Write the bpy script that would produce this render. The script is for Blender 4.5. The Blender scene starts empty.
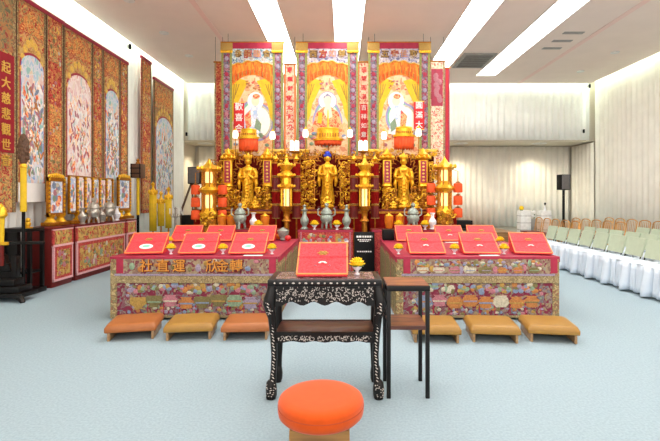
import bpy, bmesh, math, random
from mathutils import Matrix, Vector
PI = math.pi
R = random.Random(7)
S = bpy.context.scene
COL = S.collection
EYE = 1.4

def X(px, d): return (px - 343) * d / 440.0
def Z(py, d): return EYE - (py - 197) * d / 440.0

# ------------------------------------------------------------------ materials
def lin(c):
    def f(v):
        v /= 255.0
        return v / 12.92 if v <= 0.04045 else ((v + 0.055) / 1.055) ** 2.4
    return (f(c[0]), f(c[1]), f(c[2]), 1)

def newmat(name):
    m = bpy.data.materials.new(name); m.use_nodes = True
    nt = m.node_tree
    return m, nt, nt.nodes['Principled BSDF']

def coords(nt, scale=None):
    tc = nt.nodes.new('ShaderNodeTexCoord')
    if scale is None: return tc.outputs['Object']
    mp = nt.nodes.new('ShaderNodeMapping'); mp.inputs['Scale'].default_value = scale
    nt.links.new(tc.outputs['Object'], mp.inputs['Vector'])
    return mp.outputs['Vector']

def ramp(nt, src, stops, const=False):
    r = nt.nodes.new('ShaderNodeValToRGB')
    e = r.color_ramp.elements
    r.color_ramp.interpolation = 'CONSTANT' if const else 'LINEAR'
    e[0].position, e[0].color = stops[0]
    e[1].position, e[1].color = stops[1]
    for p, c in stops[2:]:
        n = e.new(p); n.color = c
    nt.links.new(src, r.inputs['Fac'])
    return r.outputs['Color']

def plain(name, c, rough=.6, metal=0, var=.12, scale=12, sheen=0, bump=0, coat=0, spec=None):
    m, nt, b = newmat(name)
    L = lin(c)
    n = nt.nodes.new('ShaderNodeTexNoise'); n.inputs['Scale'].default_value = scale; n.inputs['Detail'].default_value = 3
    nt.links.new(coords(nt), n.inputs['Vector'])
    a = tuple(v * (1 - var) for v in L[:3]) + (1,); z = tuple(min(1, v * (1 + var)) for v in L[:3]) + (1,)
    nt.links.new(ramp(nt, n.outputs['Fac'], [(.3, a), (.7, z)]), b.inputs['Base Color'])
    b.inputs['Roughness'].default_value = rough; b.inputs['Metallic'].default_value = metal
    b.inputs['Coat Weight'].default_value = coat
    if spec is not None: b.inputs['Specular IOR Level'].default_value = spec
    if sheen: b.inputs['Sheen Weight'].default_value = sheen
    if bump:
        bp = nt.nodes.new('ShaderNodeBump'); bp.inputs['Strength'].default_value = bump; bp.inputs['Distance'].default_value = .01
        nt.links.new(n.outputs['Fac'], bp.inputs['Height']); nt.links.new(bp.outputs['Normal'], b.inputs['Normal'])
    return m

def embroid(name, cols, scale=26, edge=(205, 165, 80), ew=.05, rough=.75, distort=.08, dscale=9, stretch=(1, 1, 1)):
    """silk embroidery: random coloured motifs outlined with couched thread"""
    m, nt, b = newmat(name)
    src = coords(nt, stretch)
    n = nt.nodes.new('ShaderNodeTexNoise'); n.inputs['Scale'].default_value = dscale; n.inputs['Detail'].default_value = 2
    nt.links.new(src, n.inputs['Vector'])
    sub = nt.nodes.new('ShaderNodeVectorMath'); sub.operation = 'SUBTRACT'; sub.inputs[1].default_value = (.5, .5, .5)
    nt.links.new(n.outputs['Color'], sub.inputs[0])
    mul = nt.nodes.new('ShaderNodeVectorMath'); mul.operation = 'SCALE'; mul.inputs['Scale'].default_value = distort * 2
    nt.links.new(sub.outputs[0], mul.inputs[0])
    add = nt.nodes.new('ShaderNodeVectorMath'); add.operation = 'ADD'
    nt.links.new(src, add.inputs[0]); nt.links.new(mul.outputs[0], add.inputs[1])
    v = nt.nodes.new('ShaderNodeTexVoronoi'); v.inputs['Scale'].default_value = scale
    nt.links.new(add.outputs[0], v.inputs['Vector'])
    sep = nt.nodes.new('ShaderNodeSeparateColor'); nt.links.new(v.outputs['Color'], sep.inputs[0])
    k = len(cols)
    base = ramp(nt, sep.outputs[0], [(i / k, lin(c)) for i, c in enumerate(cols)], True)
    e = nt.nodes.new('ShaderNodeTexVoronoi'); e.feature = 'DISTANCE_TO_EDGE'; e.inputs['Scale'].default_value = scale
    nt.links.new(add.outputs[0], e.inputs['Vector'])
    mask = ramp(nt, e.outputs['Distance'], [(0, (1, 1, 1, 1)), (ew * 2, (0, 0, 0, 1))])
    mx = nt.nodes.new('ShaderNodeMix'); mx.data_type = 'RGBA'
    nt.links.new(mask, mx.inputs[0]); nt.links.new(base, mx.inputs[6]); mx.inputs[7].default_value = lin(edge)
    nt.links.new(mx.outputs[2], b.inputs['Base Color'])
    b.inputs['Roughness'].default_value = rough
    bp = nt.nodes.new('ShaderNodeBump'); bp.inputs['Strength'].default_value = .35; bp.inputs['Distance'].default_value = .01
    nt.links.new(e.outputs['Distance'], bp.inputs['Height']); nt.links.new(bp.outputs['Normal'], b.inputs['Normal'])
    return m

def wood(name, a, bcol, scale=(3, 30, 30), rough=.4, coat=.2):
    m, nt, b = newmat(name)
    n = nt.nodes.new('ShaderNodeTexNoise'); n.inputs['Scale'].default_value = 1.0; n.inputs['Detail'].default_value = 5
    nt.links.new(coords(nt, scale), n.inputs['Vector'])
    nt.links.new(ramp(nt, n.outputs['Fac'], [(.3, lin(a)), (.7, lin(bcol))]), b.inputs['Base Color'])
    b.inputs['Roughness'].default_value = rough; b.inputs['Coat Weight'].default_value = coat
    return m

def glow(name, c, s):
    m, nt, b = newmat(name)
    b.inputs['Base Color'].default_value = lin(c)
    b.inputs['Emission Color'].default_value = lin(c); b.inputs['Emission Strength'].default_value = s
    return m

M = {}
M['carpet'] = plain('carpet', (152, 171, 180), .95, var=.09, scale=60, bump=.3, spec=.1)
M['ceiling'] = plain('ceiling_paint', (238, 222, 212), .9, var=.02, scale=2)
M['trim'] = plain('ceiling_seam', (238, 208, 200), .8, var=.02)
M['wallpaint'] = plain('wall_paint', (224, 216, 198), .9, var=.03, scale=2)
M['curtain'] = plain('cream_drape', (243, 239, 228), .85, var=.04, scale=3)
M['curtain_w'] = plain('white_sheer_drape', (245, 246, 240), .85, var=.04, scale=3)
M['light'] = glow('light_diffuser', (255, 252, 248), 5.5)
M['cove'] = glow('cove_lamp', (235, 255, 245), 15.0)
M['down'] = glow('downlight_glow', (255, 225, 160), 6.0)
M['metal_w'] = plain('white_metal', (225, 225, 222), .5)
M['vent'] = plain('vent_grey', (150, 148, 144), .6)
M['vent_d'] = plain('vent_dark', (104, 102, 100), .6)
M['black'] = plain('black_plastic', (14, 14, 15), .6, spec=.2)
M['blackwood'] = plain('ebony', (14, 10, 10), .4, coat=.08, spec=.3, var=.3)
M['pearl'] = plain('mother_of_pearl', (196, 186, 178), .25, var=.15, scale=80)
M['rosewood'] = wood('rosewood', (58, 26, 20), (96, 52, 38), (4, 30, 30))
M['rosewood_w'] = wood('warm_rosewood', (92, 46, 28), (150, 92, 60), (5, 30, 30))
M['stone'] = embroid('table_inset', [(96, 84, 88), (130, 104, 104), (76, 68, 74), (160, 124, 124)], 22, (80, 72, 76), .08, .25, .1)
M['goldwood'] = wood('golden_wood', (124, 86, 36), (166, 122, 60), (4, 24, 24))
M['palewood'] = wood('pale_wood', (150, 112, 72), (186, 150, 106), (4, 24, 24))
M['stage'] = wood('stage_wood', (120, 86, 50), (160, 120, 76), (3, 20, 20))
M['redwood'] = plain('red_lacquer', (104, 24, 20), .5, coat=.1, spec=.3)
M['orange'] = plain('orange_cloth', (204, 78, 18), .85, spec=.15, var=.05, scale=20, sheen=.2)
M['orange_d'] = plain('orange_seam', (176, 64, 14), .8)
M['vinyl_o'] = plain('tan_vinyl', (164, 97, 46), .4, var=.05)
M['vinyl_m'] = plain('mustard_vinyl', (160, 118, 48), .4, var=.05)
M['gold'] = plain('gilt', (244, 182, 44), .3, metal=.6, var=.25, scale=40)
M['gold_d'] = plain('old_gilt', (176, 112, 26), .4, metal=.6, var=.4, scale=40)
M['gold_l'] = plain('pale_gilt', (226, 186, 84), .4, metal=.4, var=.2, scale=40)
M['goldthread'] = embroid('gold_thread', [(174, 150, 98), (156, 132, 86), (134, 124, 88), (186, 164, 116), (146, 98, 72)], 40, (110, 86, 60), .05)
M['goldband'] = embroid('gold_band', [(156, 140, 98), (172, 154, 108), (136, 122, 86), (180, 164, 122)], 60, (124, 96, 70), .05)
M['maroon'] = plain('crimson_satin', (160, 24, 58), .5, var=.15, scale=14)
M['maroon_d'] = plain('wine_cloth', (124, 16, 12), .9, spec=.1, var=.25, scale=14)
M['red'] = plain('red_cloth', (206, 30, 36), .7, var=.12)
M['lect'] = embroid('rose_red_brocade', [(222, 40, 52), (220, 50, 62), (214, 36, 50), (226, 62, 72)], 60, (230, 70, 72), .05, .7)
M['lect_trim'] = plain('orange_ribbon', (248, 132, 66), .6)
M['yellow'] = plain('yellow_petal', (240, 198, 14), .7, var=.12, scale=60)
M['yellow_silk'] = plain('yellow_silk', (222, 182, 18), .6, var=.1)
M['orange_silk'] = embroid('orange_fringe', [(226, 120, 22), (216, 100, 18), (232, 146, 36), (200, 84, 16)], 34, (232, 156, 56), .04, .7, .03, 9, (1, 1, .18))
M['white'] = plain('white_paper', (242, 240, 236), .8, var=.02)
M['white_cloth'] = plain('white_satin', (214, 226, 238), .6, var=.03, scale=8)
M['sage'] = plain('sage_vinyl', (170, 182, 158), .6, var=.05)
M['pewter'] = plain('pewter', (150, 162, 152), .38, metal=.3, var=.25, scale=30)
M['silver'] = plain('silver', (176, 170, 160), .3, metal=.6, var=.2, scale=30)
M['leaf'] = plain('leaf_green', (70, 110, 50), .6, var=.2)
M['porcelain'] = plain('porcelain', (236, 234, 238), .25, var=.04)
M['blue'] = plain('lapis_blue', (30, 60, 190), .5)
M['skin'] = plain('painted_skin', (250, 222, 190), .8, var=.05)
M['halo'] = plain('painted_halo', (255, 248, 226), .8, var=.05)
M['halo_b'] = plain('halo_violet', (150, 146, 190), .8)
M['halo_g'] = plain('halo_green', (120, 190, 160), .8)
M['robe'] = embroid('painted_robe', [(240, 130, 80), (232, 96, 60), (246, 170, 120), (214, 80, 60)], 14, (250, 200, 140), .05)
M['robe_w'] = embroid('white_robe', [(240, 240, 244), (206, 216, 236), (250, 240, 230), (170, 196, 226)], 14, (180, 190, 210), .05)
M['paint_bg'] = embroid('banner_ground', [(232, 196, 150), (230, 180, 126), (236, 206, 168), (226, 164, 116), (220, 146, 106)], 10, (238, 206, 164), .06, .8, .15, 5)
M['paint_pk'] = embroid('banner_sheer', [(226, 196, 160), (222, 170, 136), (206, 110, 90), (232, 206, 170), (200, 84, 70), (226, 180, 140)], 22, (255, 236, 214), .06, .8)
M['head_blue'] = embroid('sky_embroidery', [(140, 172, 180), (110, 152, 162), (170, 180, 188), (90, 126, 142), (176, 160, 146), (120, 122, 156)], 18, (220, 226, 220), .06)
M['head_violet'] = embroid('violet_embroidery', [(160, 152, 172), (136, 130, 158), (186, 172, 178), (110, 110, 140), (176, 158, 132)], 18, (226, 216, 220), .06)
M['col_emb'] = embroid('column_embroidery', [(130, 22, 56), (104, 98, 118), (150, 34, 70), (84, 92, 104), (170, 118, 128), (110, 22, 50)], 26, (140, 116, 124), .05)
M['green_edge'] = plain('green_gold_edge', (140, 144, 74), .7, var=.3, scale=40)
M['wall_emb'] = embroid('gold_floral_embroidery', [(200, 156, 88), (166, 26, 40), (178, 46, 48), (140, 128, 82), (216, 172, 100), (196, 90, 56), (120, 116, 76), (160, 20, 40), (206, 150, 110)], 26, (214, 168, 98), .06, .75, .16, 6)
M['wall_emb_b'] = embroid('muted_cloud_embroidery', [(160, 124, 80), (130, 122, 86), (176, 136, 86), (150, 60, 56), (176, 118, 70), (108, 108, 78), (156, 90, 60)], 20, (176, 136, 84), .06, .75, .2, 5)
M['wall_red'] = embroid('red_floral_embroidery', [(160, 22, 42), (146, 16, 36), (190, 36, 50), (196, 110, 66), (170, 18, 42), (214, 160, 92), (164, 16, 40)], 24, (210, 140, 80), .05, .75, .16, 6)
M['wall_orange'] = embroid('lotus_embroidery', [(196, 84, 36), (206, 120, 56), (170, 50, 36), (190, 144, 78), (140, 110, 60)], 24, (244, 190, 110), .06, .75, .16, 6)
M['mural_b'] = embroid('blue_mural', [(160, 196, 222), (214, 218, 224), (130, 168, 212), (226, 196, 186), (170, 206, 214), (150, 196, 192), (206, 212, 226), (226, 206, 176)], 13, (226, 226, 226), .06, .8, .2, 6, (1, 1, .55))
M['mural_p'] = embroid('rose_mural', [(232, 206, 200), (240, 224, 220), (222, 166, 166), (228, 194, 198), (234, 218, 206), (244, 232, 230), (196, 206, 204)], 15, (250, 236, 230), .06, .8, .2, 6, (1, 1, .5))
M['lotus_band'] = embroid('lotus_arch', [(186, 140, 66), (200, 160, 90), (170, 112, 54), (190, 110, 76)], 18, (206, 172, 110), .08, .8)
M['hundred'] = embroid('treasure_ground', [(124, 24, 56), (140, 124, 112), (116, 22, 52), (150, 130, 96), (128, 84, 92), (112, 112, 116), (126, 30, 60)], 30, (112, 56, 66), .04)
M['valance'] = embroid('valance_ground', [(140, 122, 98), (124, 60, 76), (156, 138, 110), (126, 96, 84), (146, 138, 122), (116, 36, 60)], 30, (150, 122, 94), .05)
M['skirt_red'] = embroid('red_skirt', [(180, 30, 46), (160, 24, 40), (196, 60, 60), (150, 26, 40)], 34, (200, 110, 80), .04)
M['skirt_gold'] = embroid('gold_skirt', [(176, 140, 66), (196, 160, 84), (150, 70, 40), (130, 110, 60), (186, 44, 46)], 22, (206, 172, 96), .05)
M['pinkfringe'] = plain('pink_fringe', (222, 168, 172), .8, var=.15, scale=60)
M['glowlamp'] = glow('lantern_glow', (255, 218, 140), .9)
M['glowwhite'] = glow('lamp_shade_glow', (255, 246, 232), 1.1)
M['redlantern'] = plain('vermilion_silk', (222, 78, 20), .7, var=.15)
M['letter'] = plain('couched_gold_letter', (208, 136, 44), .5)
M['gold_c'] = plain('pale_gold_frame', (206, 150, 80), .45, metal=.3, var=.2)
M['amber'] = plain('amber_glass', (214, 118, 30), .3, var=.2)
M['darkbrown'] = plain('brown_carving', (92, 62, 42), .6, var=.3, scale=40)
M['fruit_o'] = plain('orange_fruit', (240, 140, 30), .5)
M['fruit_r'] = plain('red_fruit', (200, 40, 40), .4)
for nm, c in dict(t_green=(128, 150, 122), t_cream=(190, 182, 160), t_orange=(180, 118, 62), t_lilac=(150, 136, 156), t_blue=(122, 138, 164), t_gold=(172, 136, 66), t_pink=(176, 112, 122), t_olive=(118, 108, 66)).items():
    M[nm] = plain('embroidery_' + nm[2:], c, .75, var=.25, scale=60)
TCOL = ['t_green', 't_cream', 't_orange', 't_lilac', 't_blue', 't_gold', 't_pink', 't_olive']

# ------------------------------------------------------------------ mesh builder
class MB:
    def __init__(s):
        s.v, s.f, s.fm, s.mats, s.cur, s.T = [], [], [], [], 0, None
    def mat(s, name):
        m = M[name]
        if m not in s.mats: s.mats.append(m)
        s.cur = s.mats.index(m); return s
    def add(s, vs, fs):
        o = len(s.v)
        T = s.T
        for v in vs:
            s.v.append(tuple(T @ Vector(v)) if T is not None else tuple(v))
        for f in fs:
            s.f.append([i + o for i in f]); s.fm.append(s.cur)
        return s
    def box(s, x0, x1, y0, y1, z0, z1, b=0):
        if b <= 0:
            vs = [(x, y, z) for z in (z0, z1) for y in (y0, y1) for x in (x0, x1)]
            return s.add(vs, [(0, 2, 3, 1), (4, 5, 7, 6), (0, 1, 5, 4), (2, 6, 7, 3), (0, 4, 6, 2), (1, 3, 7, 5)])
        bm = bmesh.new(); bmesh.ops.create_cube(bm, size=1)
        for v in bm.verts:
            v.co = Vector(((x0 + x1) / 2 + v.co.x * (x1 - x0), (y0 + y1) / 2 + v.co.y * (y1 - y0), (z0 + z1) / 2 + v.co.z * (z1 - z0)))
        bmesh.ops.bevel(bm, geom=bm.edges[:], offset=b, segments=2, affect='EDGES', profile=.5)
        return s.from_bm(bm)
    def from_bm(s, bm):
        bm.verts.index_update()
        s.add([v.co[:] for v in bm.verts], [[v.index for v in f.verts] for f in bm.faces]); bm.free(); return s
    def prism(s, poly, y0, y1):
        """polygon in XZ, extruded from y0 (front) to y1"""
        n = len(poly)
        vs = [(p[0], y0, p[1]) for p in poly] + [(p[0], y1, p[1]) for p in poly]
        return s.add(vs, [list(range(n)), list(range(2 * n - 1, n - 1, -1))] + [(i, i + n, (i + 1) % n + n, (i + 1) % n) for i in range(n)])
    def lathe(s, prof, c=(0, 0, 0), n=16, sx=1, sy=1, rot=0):
        vs, fs = [], []
        for r, z in prof:
            for k in range(n):
                a = rot + 2 * PI * k / n
                vs.append((c[0] + sx * r * math.cos(a), c[1] + sy * r * math.sin(a), c[2] + z))
        m = len(prof)
        for i in range(m - 1):
            for k in range(n):
                fs.append((i * n + k, i * n + (k + 1) % n, (i + 1) * n + (k + 1) % n, (i + 1) * n + k))
        fs.append(list(range(n - 1, -1, -1))); fs.append([(m - 1) * n + k for k in range(n)])
        return s.add(vs, fs)
    def tube(s, pts, r, n=8):
        pts = [Vector(p) for p in pts]
        rs = r if isinstance(r, (list, tuple)) else [r] * len(pts)
        vs, fs = [], []
        prev = None
        for i, p in enumerate(pts):
            t = (pts[min(i + 1, len(pts) - 1)] - pts[max(i - 1, 0)]).normalized()
            u = prev if prev is not None else (Vector((0, 0, 1)) if abs(t.z) < .9 else Vector((1, 0, 0)))
            u = (u - t * u.dot(t)).normalized(); prev = u
            w = t.cross(u)
            for k in range(n):
                a = 2 * PI * k / n
                vs.append(tuple(p + (u * math.cos(a) + w * math.sin(a)) * rs[i]))
        for i in range(len(pts) - 1):
            for k in range(n):
                fs.append((i * n + k, i * n + (k + 1) % n, (i + 1) * n + (k + 1) % n, (i + 1) * n + k))
        fs.append(list(range(n - 1, -1, -1))); fs.append([(len(pts) - 1) * n + k for k in range(n)])
        return s.add(vs, fs)
    def ell(s, c, r, n=10, m=6):
        if not isinstance(r, (tuple, list)): r = (r, r, r)
        vs, fs = [(c[0], c[1], c[2] - r[2])], []
        for i in range(1, m):
            p = -PI / 2 + PI * i / m
            for k in range(n):
                a = 2 * PI * k / n
                vs.append((c[0] + r[0] * math.cos(p) * math.cos(a), c[1] + r[1] * math.cos(p) * math.sin(a), c[2] + r[2] * math.sin(p)))
        vs.append((c[0], c[1], c[2] + r[2])); t = len(vs) - 1
        for k in range(n):
            fs.append((0, 1 + (k + 1) % n, 1 + k)); fs.append((t, 1 + (m - 2) * n + k, 1 + (m - 2) * n + (k + 1) % n))
        for i in range(m - 2):
            for k in range(n):
                fs.append((1 + i * n + k, 1 + i * n + (k + 1) % n, 1 + (i + 1) * n + (k + 1) % n, 1 + (i + 1) * n + k))
        return s.add(vs, fs)
    def grid(s, fn, nu, nv):
        vs = [fn(i / nu, j / nv) for j in range(nv + 1) for i in range(nu + 1)]
        w = nu + 1
        return s.add(vs, [(j * w + i, j * w + i + 1, (j + 1) * w + i + 1, (j + 1) * w + i) for j in range(nv) for i in range(nu)])
    def text(s, body, size, x, z, y, depth=.004, bold=0):
        """flat characters standing in XZ, facing -Y, centred on x, z"""
        cu = bpy.data.curves.new('glyph', 'FONT'); cu.body = body; cu.size = size
        cu.align_x = 'CENTER'; cu.align_y = 'CENTER'; cu.extrude = depth; cu.resolution_u = 2; cu.offset = bold
        cu.space_line = 1.0
        o = bpy.data.objects.new('glyph', cu); COL.objects.link(o)
        dg = bpy.context.evaluated_depsgraph_get()
        me = bpy.data.meshes.new_from_object(o.evaluated_get(dg))
        s.add([(v.co.x + x, y - v.co.z, v.co.y + z) for v in me.vertices], [list(p.vertices) for p in me.polygons])
        bpy.data.objects.remove(o); bpy.data.curves.remove(cu); bpy.data.meshes.remove(me)
        return s
    def build(s, name, parent=None, loc=None, rz=None, smooth=40, solid=0, label=None):
        me = bpy.data.meshes.new(name)
        me.from_pydata(s.v, [], s.f)
        for m in s.mats: me.materials.append(m)
        me.polygons.foreach_set('material_index', s.fm)
        bm = bmesh.new(); bm.from_mesh(me); bmesh.ops.recalc_face_normals(bm, faces=bm.faces[:]); bm.to_mesh(me); bm.free()
        if smooth:
            me.polygons.foreach_set('use_smooth', [True] * len(me.polygons))
            me.set_sharp_from_angle(angle=math.radians(smooth))
        me.update()
        o = bpy.data.objects.new(name, me); COL.objects.link(o)
        if parent: o.parent = parent
        if loc: o.location = loc
        if rz: o.rotation_euler.z = rz
        if solid:
            md = o.modifiers.new('thick', 'SOLIDIFY'); md.thickness = solid; md.offset = 0
        if label: o['label'] = label
        return o

def mb(mat): return MB().mat(mat)
def tag(o, label, cat, group=None, kind=None):
    if label: o['label'] = label
    if cat: o['category'] = cat
    if group: o['group'] = group
    if kind: o['kind'] = kind
    return o
def thing(name, label, cat, loc=(0, 0, 0), rz=0, group=None):
    o = bpy.data.objects.new(name, None); COL.objects.link(o); o.empty_display_size = .1
    o.location = loc; o.rotation_euler = (0, 0, rz)
    return tag(o, label, cat, group)
def dup(root, loc, rz=0, label=None, group=None, scale=None):
    r = root.copy(); COL.objects.link(r); r.location = loc; r.rotation_euler = (0, 0, rz)
    if label: r['label'] = label
    if group: r['group'] = group
    if scale: r.scale = (scale,) * 3
    for ch in list(root.children):
        c = ch.copy(); COL.objects.link(c); c.parent = r
        for g in list(ch.children):
            h = g.copy(); COL.objects.link(h); h.parent = c
    return r
def struct(o): o['kind'] = 'structure'; return o

# ------------------------------------------------------------------ room
XL, XR, YF, YB, YC, HC = -5.2, 8.15, 14.25, 15.7, -3.0, 5.0
struct(mb('carpet').box(XL - .2, XR + .2, YC, YB + .2, -.1, 0).build('floor', smooth=0))
struct(mb('wallpaint').box(XL - .25, XL - .05, YC, YB + .2, 0, 5.6).build('wall_left', smooth=0))
struct(mb('wallpaint').box(XR + .05, XR + .25, YC, YB + .2, 0, 5.6).build('wall_right', smooth=0))
struct(mb('wallpaint').box(XL - .05, XR + .05, YB, YB + .2, 0, 3.21).build('wall_back', smooth=0))
struct(mb('wallpaint').box(XL - .05, XR + .05, YF, YB + .2, 3.21, 5.6).build('wall_upper', smooth=0))
struct(mb('wallpaint').box(XL - .25, XR + .25, YC, YB + .2, 5.6, 5.7).build('ceiling_slab', smooth=0))
struct(mb('ceiling').box(-4.94, 7.86, YC, 13.95, HC, HC + .12).build('ceiling', smooth=0))
struct(mb('trim').box(5.5, 5.62, YC, 13.95, HC - .012, HC).build('trim_1', smooth=0))
struct(mb('trim').box(-2.82, -2.72, YC, 13.95, HC - .012, HC).build('trim_2', smooth=0))

# ceiling lights
def strip(x0, x1, y0, y1, label):
    t = thing('ceiling_light', label, 'ceiling light', ((x0 + x1) / 2, (y0 + y1) / 2, HC))
    w, l = (x1 - x0) / 2, (y1 - y0) / 2
    mb('light').box(-w + .015, w - .015, -l + .015, l - .015, -.012, -.001).build('diffuser', t, smooth=0)
    f = mb('metal_w')
    for a in ((-w, -w + .015, -l, l), (w - .015, w, -l, l), (-w, w, -l, -l + .015), (-w, w, l - .015, l)): f.box(*a, -.016, 0)
    k = -l + 2.4
    while k < l - 1: f.box(-w, w, k - .006, k + .006, -.015, 0); k += 2.4
    f.build('frame', t, smooth=0)
strip(-1.74, -1.2, 1.0, 13.0, 'long white light strip in the ceiling, leftmost, running behind the left hanging banner')
strip(-.2, .42, 1.0, 13.0, 'long white light strip in the ceiling above the middle hanging banner')
strip(2.34, 2.94, 1.0, 13.0, 'long white light strip in the ceiling running down to the right hanging banner')
strip(3.92, 4.5, 1.0, 13.0, 'long white light strip in the ceiling right of the grey air vent')
for x, lab in ((-5.02, 'cove lamp line glowing above the left wall curtain'), (8.0, 'cove lamp line glowing above the right wall curtain')):
    tag(mb('cove').box(x - .05, x + .05, 2, 14, 5.45, 5.5).build('cove_light', smooth=0), lab, 'cove light')

tag(mb('cove').box(-4.8, 7.7, 14.0, 14.06, 5.45, 5.5).build('cove_light', smooth=0), 'cove lamp line glowing above the white upper back curtain', 'cove light')

t = thing('air_vent', 'grey louvred air conditioning vent set in the ceiling between two light strips', 'air vent', (3.45, 11.6, HC))
mb('vent').box(-.42, .42, -.6, .6, -.03, 0).build('frame', t, smooth=0)
v = mb('vent_d')
for k in range(7): v.box(-.34, .34, -.5 + k * .15, -.42 + k * .15, -.045, -.03)
v.build('louvre', t, smooth=0)
t = thing('ceiling_diffuser', 'row of small slotted diffusers in the ceiling right of the light strips', 'air diffuser', (5.05, 10.2, HC))
for k in range(3):
    mb('vent').box(-.22, .22, -.62 + k * .5, -.5 + k * .5, -.012, 0).build('slot', t, smooth=0)
for x, y, lab in ((6.77, 10.95, 'small dark recessed downlight at the right of the ceiling, nearer one'), (6.8, 12.6, 'small dark recessed downlight at the right of the ceiling, farther one'),
                  (-3.91, 8.04, 'small recessed downlight at the left of the ceiling, nearest one by the top edge'), (-3.92, 9.64, 'small recessed downlight at the left of the ceiling, middle one'), (-3.92, 11.2, 'small recessed downlight at the left of the ceiling, farthest one')):
    t = thing('downlight', lab, 'downlight', (x, y, HC))
    mb('metal_w').lathe([(.06, 0), (.1, 0), (.1, -.015), (.06, -.015)], n=20).build('rim', t)
    mb('vent_d').lathe([(.02, -.004), (.06, -.004), (.06, -.012), (.02, -.012)], n=16).build('reflector', t)
for px, lab in ((460.6, 'lit downlight under the balcony beside the right hanging banner'), (539.4, 'lit downlight under the balcony above the white pedestals'), (205, 'lit downlight under the balcony left of the altar')):
    t = thing('downlight', lab, 'downlight', (X(px, 14.8), 14.8, 3.21))
    mb('metal_w').lathe([(.2, 0), (.24, 0), (.24, -.02), (.2, -.02)], n=20).build('rim', t)
    mb('down').lathe([(.05, -.004), (.19, -.004), (.19, -.015), (.05, -.015)], n=20).build('lens', t)

# curtains
def curtain(name, p0, p1, z0, z1, fold, amp, mat, label, seed, nv=3):
    rr = random.Random(seed)
    p0, p1 = Vector((p0[0], p0[1], 0)), Vector((p1[0], p1[1], 0))
    L = (p1 - p0).length; t = (p1 - p0) / L; nrm = Vector((t.y, -t.x, 0))
    n = max(4, int(L / fold)); nu = n * 7
    ph, am, a = [], [], 0
    for i in range(nu + 1):
        a += 2 * PI / 7 * (.75 + .5 * rr.random()); ph.append(a); am.append(amp * (.55 + .6 * rr.random()) if i % 7 == 0 or not am else am[-1])
    def fn(u, v):
        i = round(u * nu)
        k = 1 - .35 * v
        off = math.sin(ph[i]) * am[i] * k
        p = p0 + t * (L * u) + nrm * off
        return (p.x, p.y, z0 + (z1 - z0) * v)
    m = mb(mat).grid(fn, nu, nv)
    o = m.build(name, solid=.008, smooth=80)
    return tag(o, label, 'curtain')
curtain('curtain', (XL + .1, YF - .15), (XL + .1, .5), .03, 5.5, .19, .035, 'curtain_w', 'pale pleated curtain along the left wall behind the embroidered hangings', 1)
curtain('curtain', (XR - .12, .5), (XR - .12, 14.05), .03, 5.5, .22, .036, 'curtain', 'tall cream pleated curtain along the right wall behind the chairs', 2)
curtain('curtain', (XR - .12, 14.1), (XR - .12, 15.5), .03, 3.15, .2, .035, 'curtain', 'cream pleated curtain in the far right corner behind the speaker stand', 3)
curtain('curtain', (XR - .2, YF - .07), (XL + .2, YF - .07), 3.24, 5.4, .19, .042, 'curtain_w', 'short white pleated curtain on the upper back wall above the balcony edge', 4)
curtain('curtain', (XR - .1, YB - .12), (XL + .1, YB - .12), .36, 3.18, .2, .045, 'curtain', 'cream pleated curtain under the balcony along the back wall', 5)
tag(mb('stage').box(XL + .3, 5.25, 13.2, YB - .25, 0, .34, .01).build('stage_platform', smooth=0), 'low wooden stage platform along the back wall', 'stage')

# small cameras
def seccam(loc, rz, lab, arm=.1, up=0):
    t = thing('security_camera', lab, 'camera', loc, rz)
    mb('metal_w').box(-.05, .05, -.0, .03, -.05, .05, .008).build('bracket', t)
    if up: mb('metal_w').box(-.015, .015, -.015, .015, .05, up, .002).build('arm', t)
    else: mb('metal_w').box(-.015, .015, .03, arm, -.015, .015, .002).build('arm', t)
    mb('black').lathe([(.015, .06), (.03, .055), (.033, 0), (.03, -.055), (.015, -.06)], (0, -.045, -.01), 14).build('body', t)
seccam((-4.93, X(0, 1) * 0 + 10.1, 4.86), PI / 2, 'small dark camera high on the left wall above the hangings', .32)
seccam((X(187, 14.06), 14.06, Z(134, 14.06)), 0, 'small dark camera on the balcony edge at left', .12)
seccam((X(583, 14.06), 14.06, Z(131, 14.06)), 0, 'small dark camera on the balcony edge at right near the corner', .12)
seccam((X(589, 14.0), 14.0, Z(86, 14.0)), 0, 'small dark camera under the ceiling in the right back corner', .1, HC - Z(86, 14.0) + 0.6)

# ------------------------------------------------------------------ long offering tables
def motif(m, x, z, w, h, y, rr):
    """an embroidered pot with blossoms above, raised a little from the cloth"""
    k = rr.choice(TCOL); m.mat(k)
    ph = h * .45
    pf = rr.choice([[(.28, 0), (.5, .35), (.42, .8), (.3, .9), (.38, 1)], [(.34, 0), (.2, .12), (.5, .45), (.5, .8), (.44, 1)], [(.2, 0), (.36, .1), (.3, .3), (.5, .6), (.26, .85), (.36, 1)]])
    poly = [(x + a * w, z + b * ph) for a, b in pf] + [(x - a * w, z + b * ph) for a, b in reversed(pf)]
    m.prism(poly, y - .006, y)
    m.mat(rr.choice(TCOL)); m.box(x - w * .4, x + w * .4, y - .009, y - .005, z + ph * .4, z + ph * .52)
    for q in range(7):
        m.mat(rr.choice(TCOL))
        a = rr.uniform(.2, PI - .2); r_ = rr.uniform(.15, .55)
        m.ell((x + math.cos(a) * w * r_ * 1.1, y - .003, z + ph + .25 * h + math.sin(a) * h * r_ * .6 - .1 * h), (w * rr.uniform(.14, .24), .006, h * rr.uniform(.07, .12)), 7, 4)

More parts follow.
